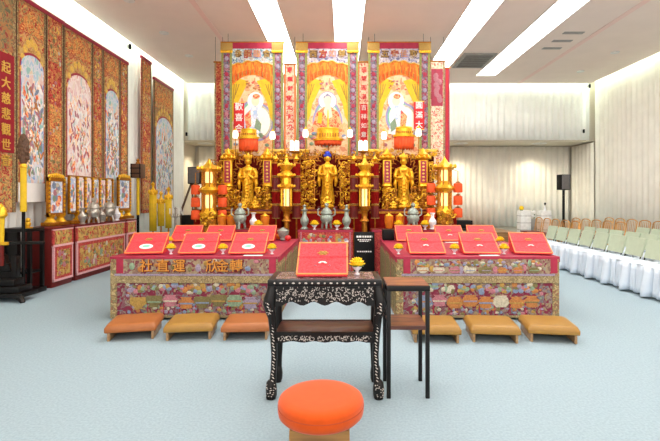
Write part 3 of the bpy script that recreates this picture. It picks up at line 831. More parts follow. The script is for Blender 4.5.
# ------------------------------------------------------------------ left wall hangings
WX = -4.93
def wd(px, x=WX): return -x * 440.0 / (343 - px)
def arch(w, z0, z1, n=12, cx=0):
    """arch-topped outline"""
    r = w
    return [(cx - w, z0), (cx + w, z0)] + [(cx + w * math.cos(PI * k / n), z1 - r * .8 + r * .8 * math.sin(PI * k / n)) for k in range(n + 1)]
def hanging(px0, px1, ztop, zbot, label, kind, mural=None, cat='wall hanging'):
    d0, d1 = wd(px0), wd(px1)
    w = (d1 - d0) / 2
    t = thing('wall_hanging', label, cat, (WX, (d0 + d1) / 2, 0), PI / 2, None)
    m = mb('wall_emb_b' if kind == 'mural' else 'wall_red')
    m.box(-w, w, 0, .02, zbot, ztop)
    m.build('backing', t, smooth=0)
    e = mb('goldthread')
    for sx in (-1, 1): e.box(sx * w - .035, sx * w + .035 * (sx < 0) , -.008, .0, zbot, ztop) if sx > 0 else e.box(-w, -w + .035, -.008, 0, zbot, ztop)
    e.mat('darkbrown').box(-w, -w + .008, -.012, 0, zbot, ztop).box(w - .008, w, -.012, 0, zbot, ztop)
    e.build('edge_border', t, smooth=0)
    h = mb('maroon').box(-w - .02, w + .02, -.02, .03, ztop - .05, ztop + .015)
    h.build('hanging_rod', t, smooth=0)
    H = ztop - zbot
    if kind == 'mural':
        za = ztop - H * .27
        a = mb('wall_emb').box(-w + .06, w - .06, -.01, 0, ztop - .75, ztop - .1)
        a.build('upper_panel', t, smooth=0)
        b = mb('lotus_band')
        b.prism(arch(w - .04, zbot + .3, za + .22), -.014, 0)
        b.mat('maroon').prism(arch(w - .055, zbot + .3, za + .04), -.018, 0)
        b.mat('wall_orange').prism([(-w + .08, za + .34), (w - .08, za + .34), (w - .1, za + .5), (0, za + .72), (-w + .1, za + .5)], -.016, 0)
        for k in range(9):
            an = PI * (k + .5) / 9
            b.mat('gold_l').ell(((w - .1) * math.cos(an), -.012, za - .55 + .75 * (.25 + .75 * math.sin(an))), (.06, .012, .07), 8, 4)
        b.build('arch_border', t, smooth=0)
        c = mb(mural); c.prism(arch(w - .08, zbot + .3, za), -.024, 0)
        rr = random.Random(int(px0) + 3)
        pal = ['t_blue', 't_cream', 'porcelain', 't_pink', 't_green', 'robe', 'white', 't_lilac', 't_orange'] if mural == 'mural_b' else ['white', 't_cream', 'porcelain', 't_pink', 'skin', 'robe', 't_pink', 'white']
        for k in range(170):
            x = rr.uniform(-w + .12, w - .12); z = rr.uniform(zbot + .45, za - .45)
            c.mat(rr.choice(pal))
            c.T = Matrix.Translation((x, -.024, z)) @ Matrix.Rotation(rr.uniform(-.7, .7), 4, 'Y')
            c.ell((0, 0, 0), (rr.uniform(.015, .035), .006, rr.uniform(.04, .11)), 7, 4)
            if k % 3 == 0:
                c.mat('skin').ell((0, 0, .11), (.02, .008, .025), 7, 4)
        c.T = None
        c.build('mural', t, smooth=40)
        hm = mb('white').box(-w + .04, w - .04, -.018, 0, zbot, zbot + .3)
        hm.build('lower_hem', t, smooth=0)
    else:
        z = ztop - .1; q = 0
        n = max(2, round(H / .75))
        p = MB()
        for k in range(n):
            a, b = zbot + .06 + (H - .16) * k / n, zbot + .06 + (H - .16) * (k + 1) / n
            p.mat(['wall_emb', 'wall_orange', 'wall_red'][k % 3]).box(-w + .07, w - .07, -.012, 0, a + .02, b - .02)
            p.mat('gold_l')
            for r_ in range(12):
                p.mat(R.choice(['t_gold', 't_orange', 't_pink', 'gold_l', 't_cream', 't_olive'])); p.ell((R.uniform(-.6, .6) * w, -.012, a + (b - a) * (r_ + .5) / 12), (R.uniform(.02, .04), .006, R.uniform(.02, .045)), 7, 4)
        p.build('panel', t, smooth=40)
    return t, w

# far-left hanging with gold characters
d0, d1 = 5.75, wd(15); w = (d1 - d0) / 2
t = thing('wall_hanging', 'embroidered wall hanging with vertical gold characters on red, at the left edge', 'wall hanging', (WX, (d0 + d1) / 2, 0), PI / 2)
mb('wall_emb').box(-w, w, 0, .02, 1.17, 4.48).build('backing', t, smooth=0)
mb('wall_emb_b').box(-w + .06, w - .06, -.012, 0, 3.55, 4.4).build('upper_panel', t, smooth=0)
cw = wd(4.5) - (d0 + d1) / 2
mb('maroon').mat('textred').box(cw - .17, cw + .17, -.016, 0, 2.05, 3.5).build('text_panel', t, smooth=0)
c = mb('gold_l')
for k, ch in enumerate('起大慈悲觀世音'): c.text(ch, .18, cw, Z(68 + 15.5 * k, 6.4), -.024, .004, .002)
c.build('lettering', t)
mb('goldthread').box(w - .06, w, -.014, 0, 1.17, 4.48).box(-w, -w + .06, -.014, 0, 1.17, 4.48).build('edge_border', t, smooth=0)
mb('maroon').box(-w, w + .02, -.02, .03, 4.44, 4.5).build('hanging_rod', t, smooth=0)

hanging(15.8, 45.5, 4.48, 1.32, 'wall hanging with an arched blue crowd mural, leftmost large one', 'mural', 'mural_b')
hanging(46.2, 63, 4.48, 1.5, 'narrow red and gold wall hanging between the blue mural and the rose mural', 'pillar')
hanging(63.5, 92, 4.47, 1.45, 'wall hanging with an arched pale rose crowd mural above the gilt folding screen', 'mural', 'mural_p')
hanging(92.3, 102.5, 4.47, 1.5, 'narrow red and gold wall hanging right of the rose mural', 'pillar')
hanging(102.8, 119.5, 4.47, 1.45, 'wall hanging with a slim arched blue mural right of the rose mural', 'mural', 'mural_b')
hanging(119.8, 127.5, 4.47, 1.4, 'narrow red wall hanging at the far end of the continuous row', 'pillar')
hanging(141.5, 151, 4.85, 1.0, 'tall narrow red wall hanging standing apart beyond the long row', 'pillar')
hanging(154, 173, 4.52, 1.0, 'farthest wall hanging with a white robed figure under a red heading', 'mural', 'mural_b')

# ------------------------------------------------------------------ wall altar cabinets
CX = -4.45
def cabinet(px0, px1, label, h=.93):
    d0, d1 = wd(px0, CX), wd(px1, CX); w = (d1 - d0) / 2
    t = thing('altar_cabinet', label, 'cabinet', (CX, (d0 + d1) / 2, 0), PI / 2)
    mb('redwood').box(-w, w, .02, .44, 0, h - .03, .005).build('body', t)
    mb('redwood').box(-w - .01, w + .01, -.01, .45, h - .03, h, .006).build('top', t)
    a = mb('skirt_gold').box(-w + .03, w - .03, -.004, .02, .66, h - .05)
    a.mat('skirt_red').box(-w, -w + .04, -.006, .02, .64, h - .04).box(w - .04, w, -.006, .02, .64, h - .04)
    a.mat('pinkfringe').box(-w, w, -.008, .02, .625, .66).box(-w, w, -.008, .02, h - .05, h - .03)
    a.build('valance', t, smooth=0)
    b = mb('skirt_red').box(-w + .02, w - .02, -.004, .02, .12, .62)
    b.mat('skirt_gold').box(-w + .09, w - .09, -.008, .02, .17, .57)
    b.mat('pinkfringe').box(-w + .01, w - .01, -.01, .02, .09, .125).box(-w + .01, -w + .035, -.009, .02, .1, .62).box(w - .035, w - .01, -.009, .02, .1, .62)
    rr = random.Random(int(px0))
    for k in range(int(w * 2 * 26)):
        b.mat(rr.choice(['t_gold', 't_olive', 't_cream', 't_green', 't_orange', 't_pink']))
        b.ell((rr.uniform(-w + .13, w - .13), -.008, rr.uniform(.2, .54)), (rr.uniform(.02, .05), .007, rr.uniform(.02, .06)), 8, 4)
    b.build('skirt', t, smooth=40)
    return t
cabinet(53, 73, 'small red-skirted altar cabinet by the left wall, nearest one beside the black stand')
cabinet(76.5, 125, 'wide red-skirted altar cabinet by the left wall under the gilt folding screen')
cabinet(127, 136, 'small red-skirted altar cabinet by the left wall, far end of the row')
# black open stand
t = thing('open_stand', 'black open wooden stand at the near end of the wall altar cabinets', 'stand', (-4.66, 6.42, 0))
mb('blackwood').box(-.22, .2, -.16, .16, .90, .95, .006).build('top', t)
for a in (-1, 1):
    for b in (-1, 1): mb('blackwood').box(a * .18 - .025, a * .18 + .025, b * .13 - .02, b * .13 + .02, .06, .9).build('leg', t)
mb('blackwood').box(-.16, .0, -.13, -.1, .08, .9).build('side_panel', t)
mb('blackwood').box(-.24, .22, -.18, .18, 0, .07, .01).build('base', t)
mb('blackwood').box(-.18, .18, -.12, .12, .3, .33).build('shelf', t)

# gilt screens
def gilt_frame(m, x0, x1, z0, z1, y, b=.04, crest=True):
    m.mat('gold_d').box(x0, x0 + b, y - .03, y + .01, z0, z1).box(x1 - b, x1, y - .03, y + .01, z0, z1).box(x0, x1, y - .03, y + .01, z0, z0 + b).box(x0, x1, y - .03, y + .01, z1 - b, z1)
    m.mat('gold')
    n = max(4, int((z1 - z0) / .07))
    for k in range(n):
        for xx in (x0 + b / 2, x1 - b / 2): m.ell((xx, y - .03, z0 + (z1 - z0) * (k + .5) / n), (b * .45, .015, .025), 7, 4)
    if crest:
        xc = (x0 + x1) / 2
        for k in range(7): m.ell((xc + (k - 3) * (x1 - x0) / 8, y - .015, z1 + .035 * (1 - abs(k - 3) / 4)), ((x1 - x0) / 12, .02, .05), 8, 5)
def screen(px0, px1, z0, z1, n, label, name='gilt_screen'):
    xx = -4.76
    d0, d1 = wd(px0, xx), wd(px1, xx); w = (d1 - d0) / 2
    t = thing(name, label, 'screen', (xx, (d0 + d1) / 2, .93), PI / 2)
    z0 -= .93; z1 -= .93
    bs = mb('gold_d').box(-w, w, -.1, .1, 0, .06, .01)
    for a in (-1, 1): bs.mat('gold').lathe([(.09, .06), (.05, .12), (.08, .18), (.03, z0 + .02)], (a * w * .6, 0, 0), 12)
    bs.build('base', t)
    for k in range(n):
        a, b = -w + 2 * w * k / n, -w + 2 * w * (k + 1) / n
        m = MB(); gilt_frame(m, a, b, z0, z1, 0, .022 if n > 1 else .06, n == 1)
        p = m.build('frame_panel', t, smooth=40)
        q = mb('mural_p' if k % 3 else 'robe_w').box(a + .04, b - .04, -.012, .004, z0 + .05, z1 - .05)
        q.mat('t_blue' if k % 2 else 't_pink')
        rr = random.Random(k + n)
        for j in range(12):
            q.mat(rr.choice(['t_blue', 't_pink', 'robe', 't_cream', 't_green']))
            q.ell(((a + b) / 2 + rr.uniform(-.2, .2) * (b - a), -.012, z0 + (z1 - z0) * rr.uniform(.2, .8)), ((b - a) * rr.uniform(.07, .14), .006, .06), 7, 4)
        q.build('painting', p, smooth=40)
    return t
screen(46.5, 64, 1.08, 1.72, 1, 'single carved gilt framed picture on the near wall cabinet')
screen(68, 112, 1.1, 1.78, 6, 'low gilt folding screen of painted panels on the wide wall cabinet')
screen(117, 130, 1.1, 1.82, 1, 'single carved gilt framed picture at the far end of the wall cabinets')

def censer(mat='silver'):
    t = thing('incense_burner', '', 'incense burner')
    mb(mat).lathe([(.03, .09), (.08, .11), (.11, .17), (.105, .22), (.085, .25), (.105, .27), (.1, .285), (.02, .29)], n=20).build('bowl', t)
    for k in range(3):
        a = 2 * PI * k / 3 + PI / 6
        mb(mat).tube([(.06 * math.cos(a), .06 * math.sin(a), .13), (.085 * math.cos(a), .085 * math.sin(a), .06), (.09 * math.cos(a), .09 * math.sin(a), 0)], [.028, .022, .016], 8).build('leg', t)
    for sx in (-1, 1):
        mb(mat).tube([(sx * .1, 0, .22), (sx * .15, 0, .25), (sx * .15, 0, .34), (sx * .125, 0, .36)], .012, 8).build('handle', t)
    mb(mat).lathe([(.095, .288), (.09, .31), (.06, .35), (.03, .37), (.02, .38), (.04, .41), (.035, .44), (.001, .46)], n=18).build('lid', t)
    return t
CE = censer()
CE.location = (-4.5, 7.94, .93); CE.rotation_euler.z = PI / 2; CE['label'] = 'silver lidded incense burner on the wide wall cabinet, nearer one'; CE['group'] = 'silver incense burners on the wall cabinet'
dup(CE, (-4.5, 8.46, .93), PI / 2, 'silver lidded incense burner on the wide wall cabinet, farther one', 'silver incense burners on the wall cabinet')
def vessel(name, mat, prof, loc, label, cat, extra=None, group=None):
    o = mb(mat).lathe(prof, n=16)
    if extra: extra(o)
    return tag(o.build(name, loc=loc), label, cat, group)
VASE = [(.04, 0), (.05, .01), (.03, .03), (.065, .1), (.07, .14), (.03, .2), (.028, .25), (.05, .28), (.045, .285)]
CANDLE = [(.05, 0), (.055, .012), (.02, .04), (.028, .06), (.015, .08), (.014, .17), (.045, .19), (.012, .2), (.014, .3), (.002, .302)]
for yy, m_, lab in ((7.6, 'silver', 'small silver vase before the folding screen, nearest end of the wide cabinet'), (8.2, 'silver', 'small silver vase standing between the two wall cabinet incense burners'), (8.76, 'porcelain', 'white vase at the far end of the wide wall cabinet')):
    vessel('vase', m_, VASE, (-4.5, yy, .93), lab, 'vase')

# ------------------------------------------------------------------ staffs and poles at the left
def pole_base(loc, label, w=.3, h=.55):
    t = thing('carved_stand', label, 'stand', loc)
    mb('blackwood').box(-w, w, -.16, .16, .06, .12, .01).box(-w * .8, w * .8, -.13, .13, .12, .2, .01).box(-w * .55, w * .55, -.1, .1, .2, .3, .02).build('base', t)
    for a in (-1, 1):
        mb('blackwood').tube([(a * w * .7, -.1, .08), (a * w * .95, -.15, .05), (a * w * 1.05, -.16, .0)], [.05, .04, .03], 8).build('foot', t)
    mb('blackwood').box(-w * .5, -w * .5 + .07, -.04, .04, .3, h + .35, .01).build('post', t)
    mb('blackwood').box(w * .5 - .07, w * .5, -.04, .04, .3, h + .1, .01).build('post', t)
    for k in range(3): mb('blackwood').prism([(-w * .4, .3 + k * .1), (w * .45 - k * .06, .3 + k * .1), (w * .3 - k * .05, .38 + k * .12), (-w * .35, .4 + k * .12)], -.025 - k * .004, .025 + k * .004).build('carved_bracket', t)
    return t
pole_base((X(6, 5.98), 5.98, 0), 'black carved wooden stand for ceremonial staffs at the left edge', .33, .5)
d = 6.05
t = thing('ceremonial_staff', 'tall yellow and black staff with brown carved head by the left wall', 'staff', (X(23.5, d + .12) , d + .12, 0))
zt = Z(164, d)
mb('black').tube([(0, 0, .0), (0, 0, Z(212, d))], .022, 12).build('lower_shaft', t)
mb('yellow_silk').tube([(0, 0, Z(212, d)), (0, 0, zt)], .04, 14).build('silk_wrap', t)
hd = mb('darkbrown').lathe([(.03, zt), (.05, zt + .05), (.06, zt + .15), (.066, zt + .28), (.055, zt + .36), (.03, zt + .42), (.001, zt + .44)], n=10)
for k in range(40):
    a = R.uniform(0, 2 * PI); z = zt + R.uniform(.06, .36)
    hd.ell((.058 * math.cos(a), .058 * math.sin(a), z), (.018, .018, .03), 6, 4)
hd.build('carved_head', t)
mb('gold').lathe([(.03, zt - .06), (.05, zt - .03), (.035, zt + .01)], n=12).build('collar', t)
tag(mb('blackwood').box(-.3, .3, -.02, .02, -.02, .02, .004).build('rail_bar', loc=(X(30, 6.15), 6.0, Z(242, 6.1))), 'black cross bar joining the staff stand to the open stand', 'rail')
t = thing('ceremonial_sword', 'short ceremonial sword with yellow hilt upright in the carved stand', 'sword', (X(6.5, 5.85), 5.76, .5))
mb('yellow_silk').tube([(0, 0, .3), (.01, 0, .62)], .03, 10).build('hilt_wrap', t)
mb('gold').lathe([(.04, .62), (.07, .66), (.06, .74), (.03, .78), (.001, .82)], n=12).build('pommel', t)
mb('gold').box(-.09, .09, -.02, .02, .27, .31, .005).build('guard', t)
mb('redwood').tube([(0, 0, 0), (0, 0, .27)], .03, 10).build('scabbard', t)
for px, py, lab in ((36.5, 234, 'small gilt lion ornament on the near edge of the black open stand'), ):
    tag(mb('gold').ell((0, 0, .06), (.045, .04, .05)).ell((.02, -.02, .12), (.032, .032, .034)).box(-.05, .05, -.04, .04, 0, .02, .004).build('lion_ornament', loc=(-4.53, 6.32, .95)), lab, 'ornament')
# boxed lantern staff
d = 10.2
t = thing('lantern_staff', 'slender staff with a brown square lantern head beyond the wall cabinets', 'staff', (X(138, d), d, 0))
za, zb = Z(178, d), Z(164, d)
mb('black').tube([(0, 0, 0), (0, 0, Z(215, d))], .03, 10).build('lower_shaft', t)
mb('yellow_silk').tube([(0, 0, Z(215, d)), (0, 0, za)], .035, 10).build('silk_wrap', t)
lb = mb('darkbrown').box(-.12, .12, -.12, .12, za, zb, .01)
for a in (-1, 1): lb.mat('blackwood').box(a * .1 - .012, a * .1 + .012, -.13, -.118, za, zb); lb.box(-.12, .12, -.13, -.118, (za + zb) / 2 - .012 + a * .06, (za + zb) / 2 + .012 + a * .06)
lb.mat('gold_d').lathe([(.06, zb), (.03, zb + .06), (.04, zb + .09), (.001, zb + .14)], n=10)
lb.build('lantern_box', t, smooth=30)
# yellow silk canopies
def yellow_canopy(px, d, r, z0, z1, label):
    t = thing('silk_canopy', label, 'canopy', (X(px, d), d, 0))
    mb('gold_d').tube([(0, 0, 0), (0, 0, z1 + .1)], .02, 8).build('pole', t)
    n = 72
    def fn(u, v):
        a = 2 * PI * u; rr = r * (1 + .07 * math.sin(14 * a)) * (.96 + .04 * v)
        return (rr * math.cos(a), rr * math.sin(a), z0 + (z1 - z0) * v)
    mb('yellow_silk').grid(fn, n, 2).build('silk_drape', t, solid=.005, smooth=80)
    c = mb('gold').lathe([(r * 1.1, z1 - .02), (r * 1.15, z1 + .03), (r * .7, z1 + .1), (r * .3, z1 + .15), (.03, z1 + .2), (.05, z1 + .24), (.001, z1 + .3)], n=16)
    for k in range(8): c.ell((r * 1.12 * math.cos(k * PI / 4), r * 1.12 * math.sin(k * PI / 4), z1 + .05), (.03, .03, .06), 7, 5)
    c.build('gilt_crown', t)
    return t
yellow_canopy(153, 10.6, .08, Z(231, 10.6), Z(194, 10.6), 'yellow pleated silk canopy on a pole, nearest of the yellow group by the left wall')
yellow_canopy(161, 10.9, .075, Z(226, 10.9), Z(203, 10.9), 'short yellow pleated silk canopy, middle of the yellow group')
yellow_canopy(168.5, 10.6, .07, Z(228, 10.6), Z(199, 10.6), 'yellow pleated silk canopy under a gilt crown, farthest of the yellow group')
d = 10.0
t = thing('candelabrum', 'silver candelabrum with thin arms left of the altar', 'candelabrum', (X(175.5, d), d, 0))
zz = Z(218, d)
mb('silver').lathe([(.12, 0), (.12, .02), (.03, .05), (.025, zz), (.06, zz + .02), (.02, zz + .05), (.02, zz + .2), (.04, zz + .22), (.001, zz + .25)], n=12).build('stem', t)
for k in range(4):
    a = PI / 4 + PI / 2 * k
    am = mb('silver').tube([(0, 0, zz + .05), (.09 * math.cos(a), .09 * math.sin(a), zz + .02), (.13 * math.cos(a), .13 * math.sin(a), zz + .1)], .01, 6).build('arm', t)
    mb('white').lathe([(.014, zz + .1), (.014, zz + .22)], (.13 * math.cos(a), .13 * math.sin(a), 0), 8).build('candle', am)

# stair rail and speakers at back left
d = 12.4
t = thing('stair_railing', 'dark sloping stair railing at the back left', 'railing', (X(188, d), d, 0))
a, b = (X(181, d) - X(188, d), Z(212, d)), (X(192.5, d) - X(188, d), Z(180, d))
mb('darkbrown').tube([(a[0], 0, a[1]), (b[0], 0, b[1])], .03, 8).build('handrail', t)
mb('darkbrown').tube([(a[0], 0, 0), (a[0], 0, a[1])], .025, 8).build('post', t)
mb('darkbrown').tube([(b[0], 0, .34), (b[0], 0, b[1])], .025, 8).build('post', t)
d = 12.0
zs = Z(184, d)
t = thing('speaker_stand', 'black pole stand of the loudspeaker at the left of the altar', 'speaker stand', (X(195.5, d), d, 0))
mb('black').tube([(0, 0, 0), (0, 0, zs)], .03, 10).build('pole', t)
mb('black').box(-.2, .2, -.2, .2, 0, .03, .01).build('base', t)
speaker((X(195.5, d), d, zs), 'black loudspeaker on a pole at the left of the altar', .34, .46)
tag(mb('black').box(-.18, .18, -.12, .12, 0, .34, .01).build('equipment_case', loc=(X(190, 11.2), 11.2, .6)), 'black equipment case on a low stand left of the altar', 'case')
t = thing('case_stand', 'dark low stand under the black case left of the altar', 'stand', (X(190, 11.2), 11.2, 0))
mb('blackwood').box(-.3, .3, -.18, .18, .55, .6, .005).build('top', t)
for a in (-1, 1):
    for b in (-1, 1): mb('blackwood').box(a * .26 - .02, a * .26 + .02, b * .15 - .02, b * .15 + .02, 0, .55).build('leg', t)

# ------------------------------------------------------------------ great hanging Buddha banners
BD = 9.7
def bz(py): return Z(py, BD)
def great_banner(pc, label, chars, side, head):
    xc = X(pc, BD); k = BD / 440.0
    def lx(px): return (px - pc) * k          # px measured from the banner centre
    t = thing('hanging_banner', label, 'hanging banner', (xc, BD, 0))
    W = 30.5 * k
    zb = bz(195)
    mb('paint_bg').box(-W + .08, W - .08, .0, .015, zb, bz(44)).build('painting_ground', t, smooth=0)
    mb('gold_d').tube([(-W - .03, 0, bz(42.5)), (W + .03, 0, bz(42.5))], .022, 10).build('rod', t)
    for sx in (-1, 1):
        mb('black').tube([(sx * W * .8, 0, bz(42.5)), (sx * W * .8, 0, HC)], .004, 6).build('hanging_wire', t)
        c = mb('green_edge').box(sx * 25.5 * k - 5.2 * k, sx * 25.5 * k + 5.2 * k, -.03, 0, zb, bz(47))
        c.mat('col_emb').box(sx * 25.5 * k - 3.1 * k, sx * 25.5 * k + 3.1 * k, -.036, 0, zb, bz(53))
        n = 16
        for q in range(n):
            z = zb + .3 + (bz(55) - zb - .3) * (q + .5) / n
            c.mat(['t_pink', 'maroon', 't_lilac', 't_lilac'][q % 4]).ell((sx * 25.5 * k, -.034, z), (2.2 * k, .008, .055), 8, 4)
        c.build('side_column', t, smooth=40)
        e = mb('t_gold').box(sx * 25.5 * k - 6 * k, sx * 25.5 * k + 6 * k, -.05, 0, bz(52), bz(43.5), .008)
        for q in range(6): e.mat('gold').ell((sx * 25.5 * k + (q - 2.5) * 2 * k, -.05, bz(52.3)), (.03, .012, .035), 7, 4)
        e.build('gilt_cap', t)
    mb('maroon').box(lx(pc - 20.5), lx(pc + 20.5), -.028, 0, bz(49), bz(43)).build('crimson_heading', t, smooth=0)
    # name panel with scalloped lower edge
    hw = 20.2 * k
    n = 24
    low = []
    for i in range(n + 1):
        u = 1 - 2 * i / n
        low.append((hw * u, bz(64.5 - 3.2 * math.cos(u * PI / 2) ** 2 + .8 * math.cos(u * PI * 4))))
    p = mb(head).prism([(-hw, bz(49)), (hw, bz(49))] + low, -.022, 0)
    p.mat('gold_l').tube([(a, -.022, b) for a, b in low], .014, 6)
    p.build('name_panel', t, smooth=30)
    c = MB()
    cols = ['t_gold', 'gold_l', 't_olive', 't_orange']
    for i, ch in enumerate(chars):
        px = pc + (-14.2 + 9.5 * i)
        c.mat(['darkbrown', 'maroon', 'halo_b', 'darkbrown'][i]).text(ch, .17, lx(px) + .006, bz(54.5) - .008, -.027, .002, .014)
        c.mat(['t_gold', 't_orange', 'letter', 't_gold'][i]).text(ch, .17, lx(px), bz(54.5), -.034, .002, .001)
    c.build('lettering', t, smooth=0)
    # orange fringed valance, arched below
    lowv = []
    for i in range(n + 1):
        u = 1 - 2 * i / n
        lowv.append((hw * u, bz(75 + 11 * abs(u) ** 2.2)))
    v = mb('orange_silk').prism([(a, b) for a, b in reversed(low)] + lowv, -.014, 0)
    for i in range(30):
        u = -1 + 2 * (i + .5) / 30
        v.mat(['orange', 'vinyl_m', 'redlantern'][i % 3]).box(hw * u - .008, hw * u + .008, -.02, -.01, bz(74 + 10 * abs(u) ** 2.2), bz(70 + 7 * abs(u) ** 2))
    v.build('fringed_valance', t, smooth=0)
    # yellow side curtains drawn apart
    for sx in (-1, 1):
        cu = mb('yellow_silk').prism([(sx * hw, bz(84)), (sx * hw, bz(122)), (sx * (hw - 3 * k), bz(116)), (sx * (hw - 5 * k), bz(104)), (sx * (hw - 11 * k), bz(92)), (sx * (hw - 16 * k), bz(81)), (sx * (hw - 8 * k), bz(79))], -.009, 0)
        cu.mat('vinyl_m')
        for q in range(3): cu.tube([(sx * (hw - 2 * k - q * 2.5 * k), -.01, bz(84)), (sx * (hw - .8 * k - q * 1.2 * k), -.01, bz(103 - q * 4))], .008, 5)
        cu.build('drawn_curtain', t, smooth=30)
    # painted seated figure with halo
    g = MB()
    cz = bz(119)
    def disc(m, x, z, rx, rz, y): g.mat(m); g.prism([(x + rx * math.cos(a), z + rz * math.sin(a)) for a in [2 * PI * i / 28 for i in range(28)]], y, 0)
    disc('halo_b', 0, bz(117), 13.5 * k, 17 * k, -.003)
    disc('halo_g', 0, bz(117), 11.5 * k, 15 * k, -.005)
    disc('halo', 0, bz(117), 10 * k, 13 * k, -.007)
    o = 0 if side == 'center' else (6 if side == 'left' else 5)
    disc('halo_b', o * k, bz(122), 15 * k, 19 * k, -.0035); disc('t_cream', o * k, bz(122), 13.4 * k, 17 * k, -.006); disc('halo', o * k, bz(122), 11.5 * k, 15 * k, -.0075)
    if side == 'center':
        disc('halo_b', 0, bz(101), 9.4 * k, 9.4 * k, -.008)
        disc('halo', 0, bz(101), 8.6 * k, 8.6 * k, -.009)
        g.mat('blue'); disc('head_violet', 0, bz(98.8), 4.2 * k, 4.4 * k, -.011); disc('skin', 0, bz(101), 3.8 * k, 4.6 * k, -.013)
        disc('head_violet', 0, bz(95.5), 1.9 * k, 2 * k, -.012)
        g.mat('robe').prism([(-4 * k, bz(107)), (4 * k, bz(107)), (11 * k, bz(113)), (17 * k, bz(132)), (-17 * k, bz(132)), (-11 * k, bz(113))], -.011, 0)
        g.mat('skin').prism([(-2 * k, bz(105)), (3 * k, bz(105)), (5 * k, bz(117)), (0, bz(119)), (-4 * k, bz(112))], -.014, 0)
        g.mat('yellow_silk').prism([(-9 * k, bz(112)), (-5 * k, bz(113)), (-6 * k, bz(124)), (-10 * k, bz(123))], -.015, 0)
    else:
        s = -1 if side == 'left' else 1
        disc('white', -s * 3 * k, bz(101), 8 * k, 9 * k, -.008)
        disc('skin', -s * 3 * k, bz(101), 4 * k, 5 * k, -.011)
        disc('robe', -s * 3 * k + .02, bz(96.5), 3.6 * k, 2.5 * k, -.012)
        g.mat('robe_w').prism([(-s * 3 * k - 3 * k, bz(106)), (-s * 3 * k + 3 * k, bz(106)), (5 * k, bz(113)), (11 * k, bz(134)), (-11 * k, bz(134)), (-7 * k, bz(114))], -.011, 0)
        g.mat('robe').prism([(s * 2 * k, bz(110)), (s * 8 * k, bz(116)), (s * 6 * k, bz(130)), (s * 1 * k, bz(126))], -.013, 0)
        g.mat('t_green').prism([(-s * 4 * k, bz(118)), (-s * 9 * k, bz(124)), (-s * 8 * k, bz(132)), (-s * 2 * k, bz(128))], -.014, 0)
    rr = random.Random(len(label))
    for i in range(22):   # lotus petals and clouds at the seat
        g.mat(rr.choice(['robe', 't_pink', 'white', 't_green', 't_orange', 't_blue']))
        g.ell((rr.uniform(-17, 17) * k, -.012, bz(rr.uniform(131, 146))), (.05, .008, .04), 8, 4)
    for i in range(16):
        g.mat(rr.choice(['t_orange', 'robe', 't_pink']))
        g.ell((rr.uniform(-10, 10) * k, -.008, bz(rr.uniform(80, 90))), (.03, .006, .02), 7, 4)
    g.build('painted_figure', t, smooth=30)
    return t
great_banner(252.5, 'tall hanging banner left of centre with a painted figure under an orange valance', '參龍臨會', 'left', 'head_blue')
great_banner(327.5, 'tall hanging banner in the middle with a haloed seated figure', '西方如尊', 'center', 'head_violet')
great_banner(399, 'tall hanging banner right of centre with a pale figure under an orange valance', '五安佳取', 'right', 'head_violet')

def side_banner(px0, px1, d, py0, py1, label, ground, edge, text=None):
    x0, x1 = X(px0, d), X(px1, d); w = (x1 - x0) / 2
    t = thing('hanging_banner', label, 'hanging banner', ((x0 + x1) / 2, d, 0))
    mb(ground).box(-w, w, 0, .015, Z(py1, d), Z(py0, d)).build('cloth', t, smooth=0)
    mb(edge).box(-w, -w + .04, -.006, 0, Z(py1, d), Z(py0, d)).box(w - .04, w, -.006, 0, Z(py1, d), Z(py0, d)).build('edge_border', t, smooth=0)
    mb('gold_d').tube([(-w - .02, 0, Z(py0, d)), (w + .02, 0, Z(py0, d))], .018, 8).build('rod', t)
    for a in (-1, 1): mb('black').tube([(a * w * .8, 0, Z(py0, d)), (a * w * .8, 0, HC)], .004, 6).build('hanging_wire', t)
    if text: text(t, w, d)
    return t
def tx_red(t, w, d):
    p = mb('red').box(-w + .06, w - .06, -.008, 0, Z(148, d), Z(104, d)); p.build('red_panel', t, smooth=0)
    for i in range(5): mb('white').text('吉祥如意福'[i], .13, 0, Z(108 + 9 * i, d), -.012, .003, .001).build('character', t)
    for i in range(4): mb('lect').text('福慧圓滿'[i], .13, 0, Z(70 + 9 * i, d), -.006, .003, .001).build('character', t)
def tx_pk(t, w, d):
    q = mb('lect')
    for i in range(7): q.text('南無慈悲大願力'[i], .12, R.uniform(-.03, .03), Z(70 + 9.5 * i, d), -.006, .003, .004)
    q.build('red_lettering', t)
side_banner(284, 296, 9.9, 64, 170, 'pale narrow banner with red characters between the left and middle great banners', 'paint_pk', 'lect_trim', tx_pk)
side_banner(357.5, 370, 9.9, 62, 170, 'pale narrow banner with a red lower panel between the middle and right great banners', 'paint_pk', 'lect_trim', tx_red)
side_banner(214.5, 223.5, 9.9, 62, 200, 'narrow red embroidered banner at the left end of the altar hangings', 'wall_red', 'goldthread')
def tx_r(t, w, d):
    mb('maroon').box(-w + .05, w - .05, -.008, 0, Z(106, d), Z(69, d)).build('rose_panel', t, smooth=0)
    m = mb('t_pink')
    for i in range(9): m.ell((R.uniform(-.06, .06), -.009, Z(76 + 3 * i, d)), (.06, .008, .07), 8, 4)
    m.build('white_flower', t)
side_banner(429, 445, 9.9, 61, 175, 'pale floral banner with a rose upper panel at the right end of the altar hangings', 'paint_pk', 'goldthread', tx_r)
side_banner(444.5, 449.5, 10.1, 68, 170, 'slim deep red banner behind the right end of the altar hangings', 'red', 'maroon')
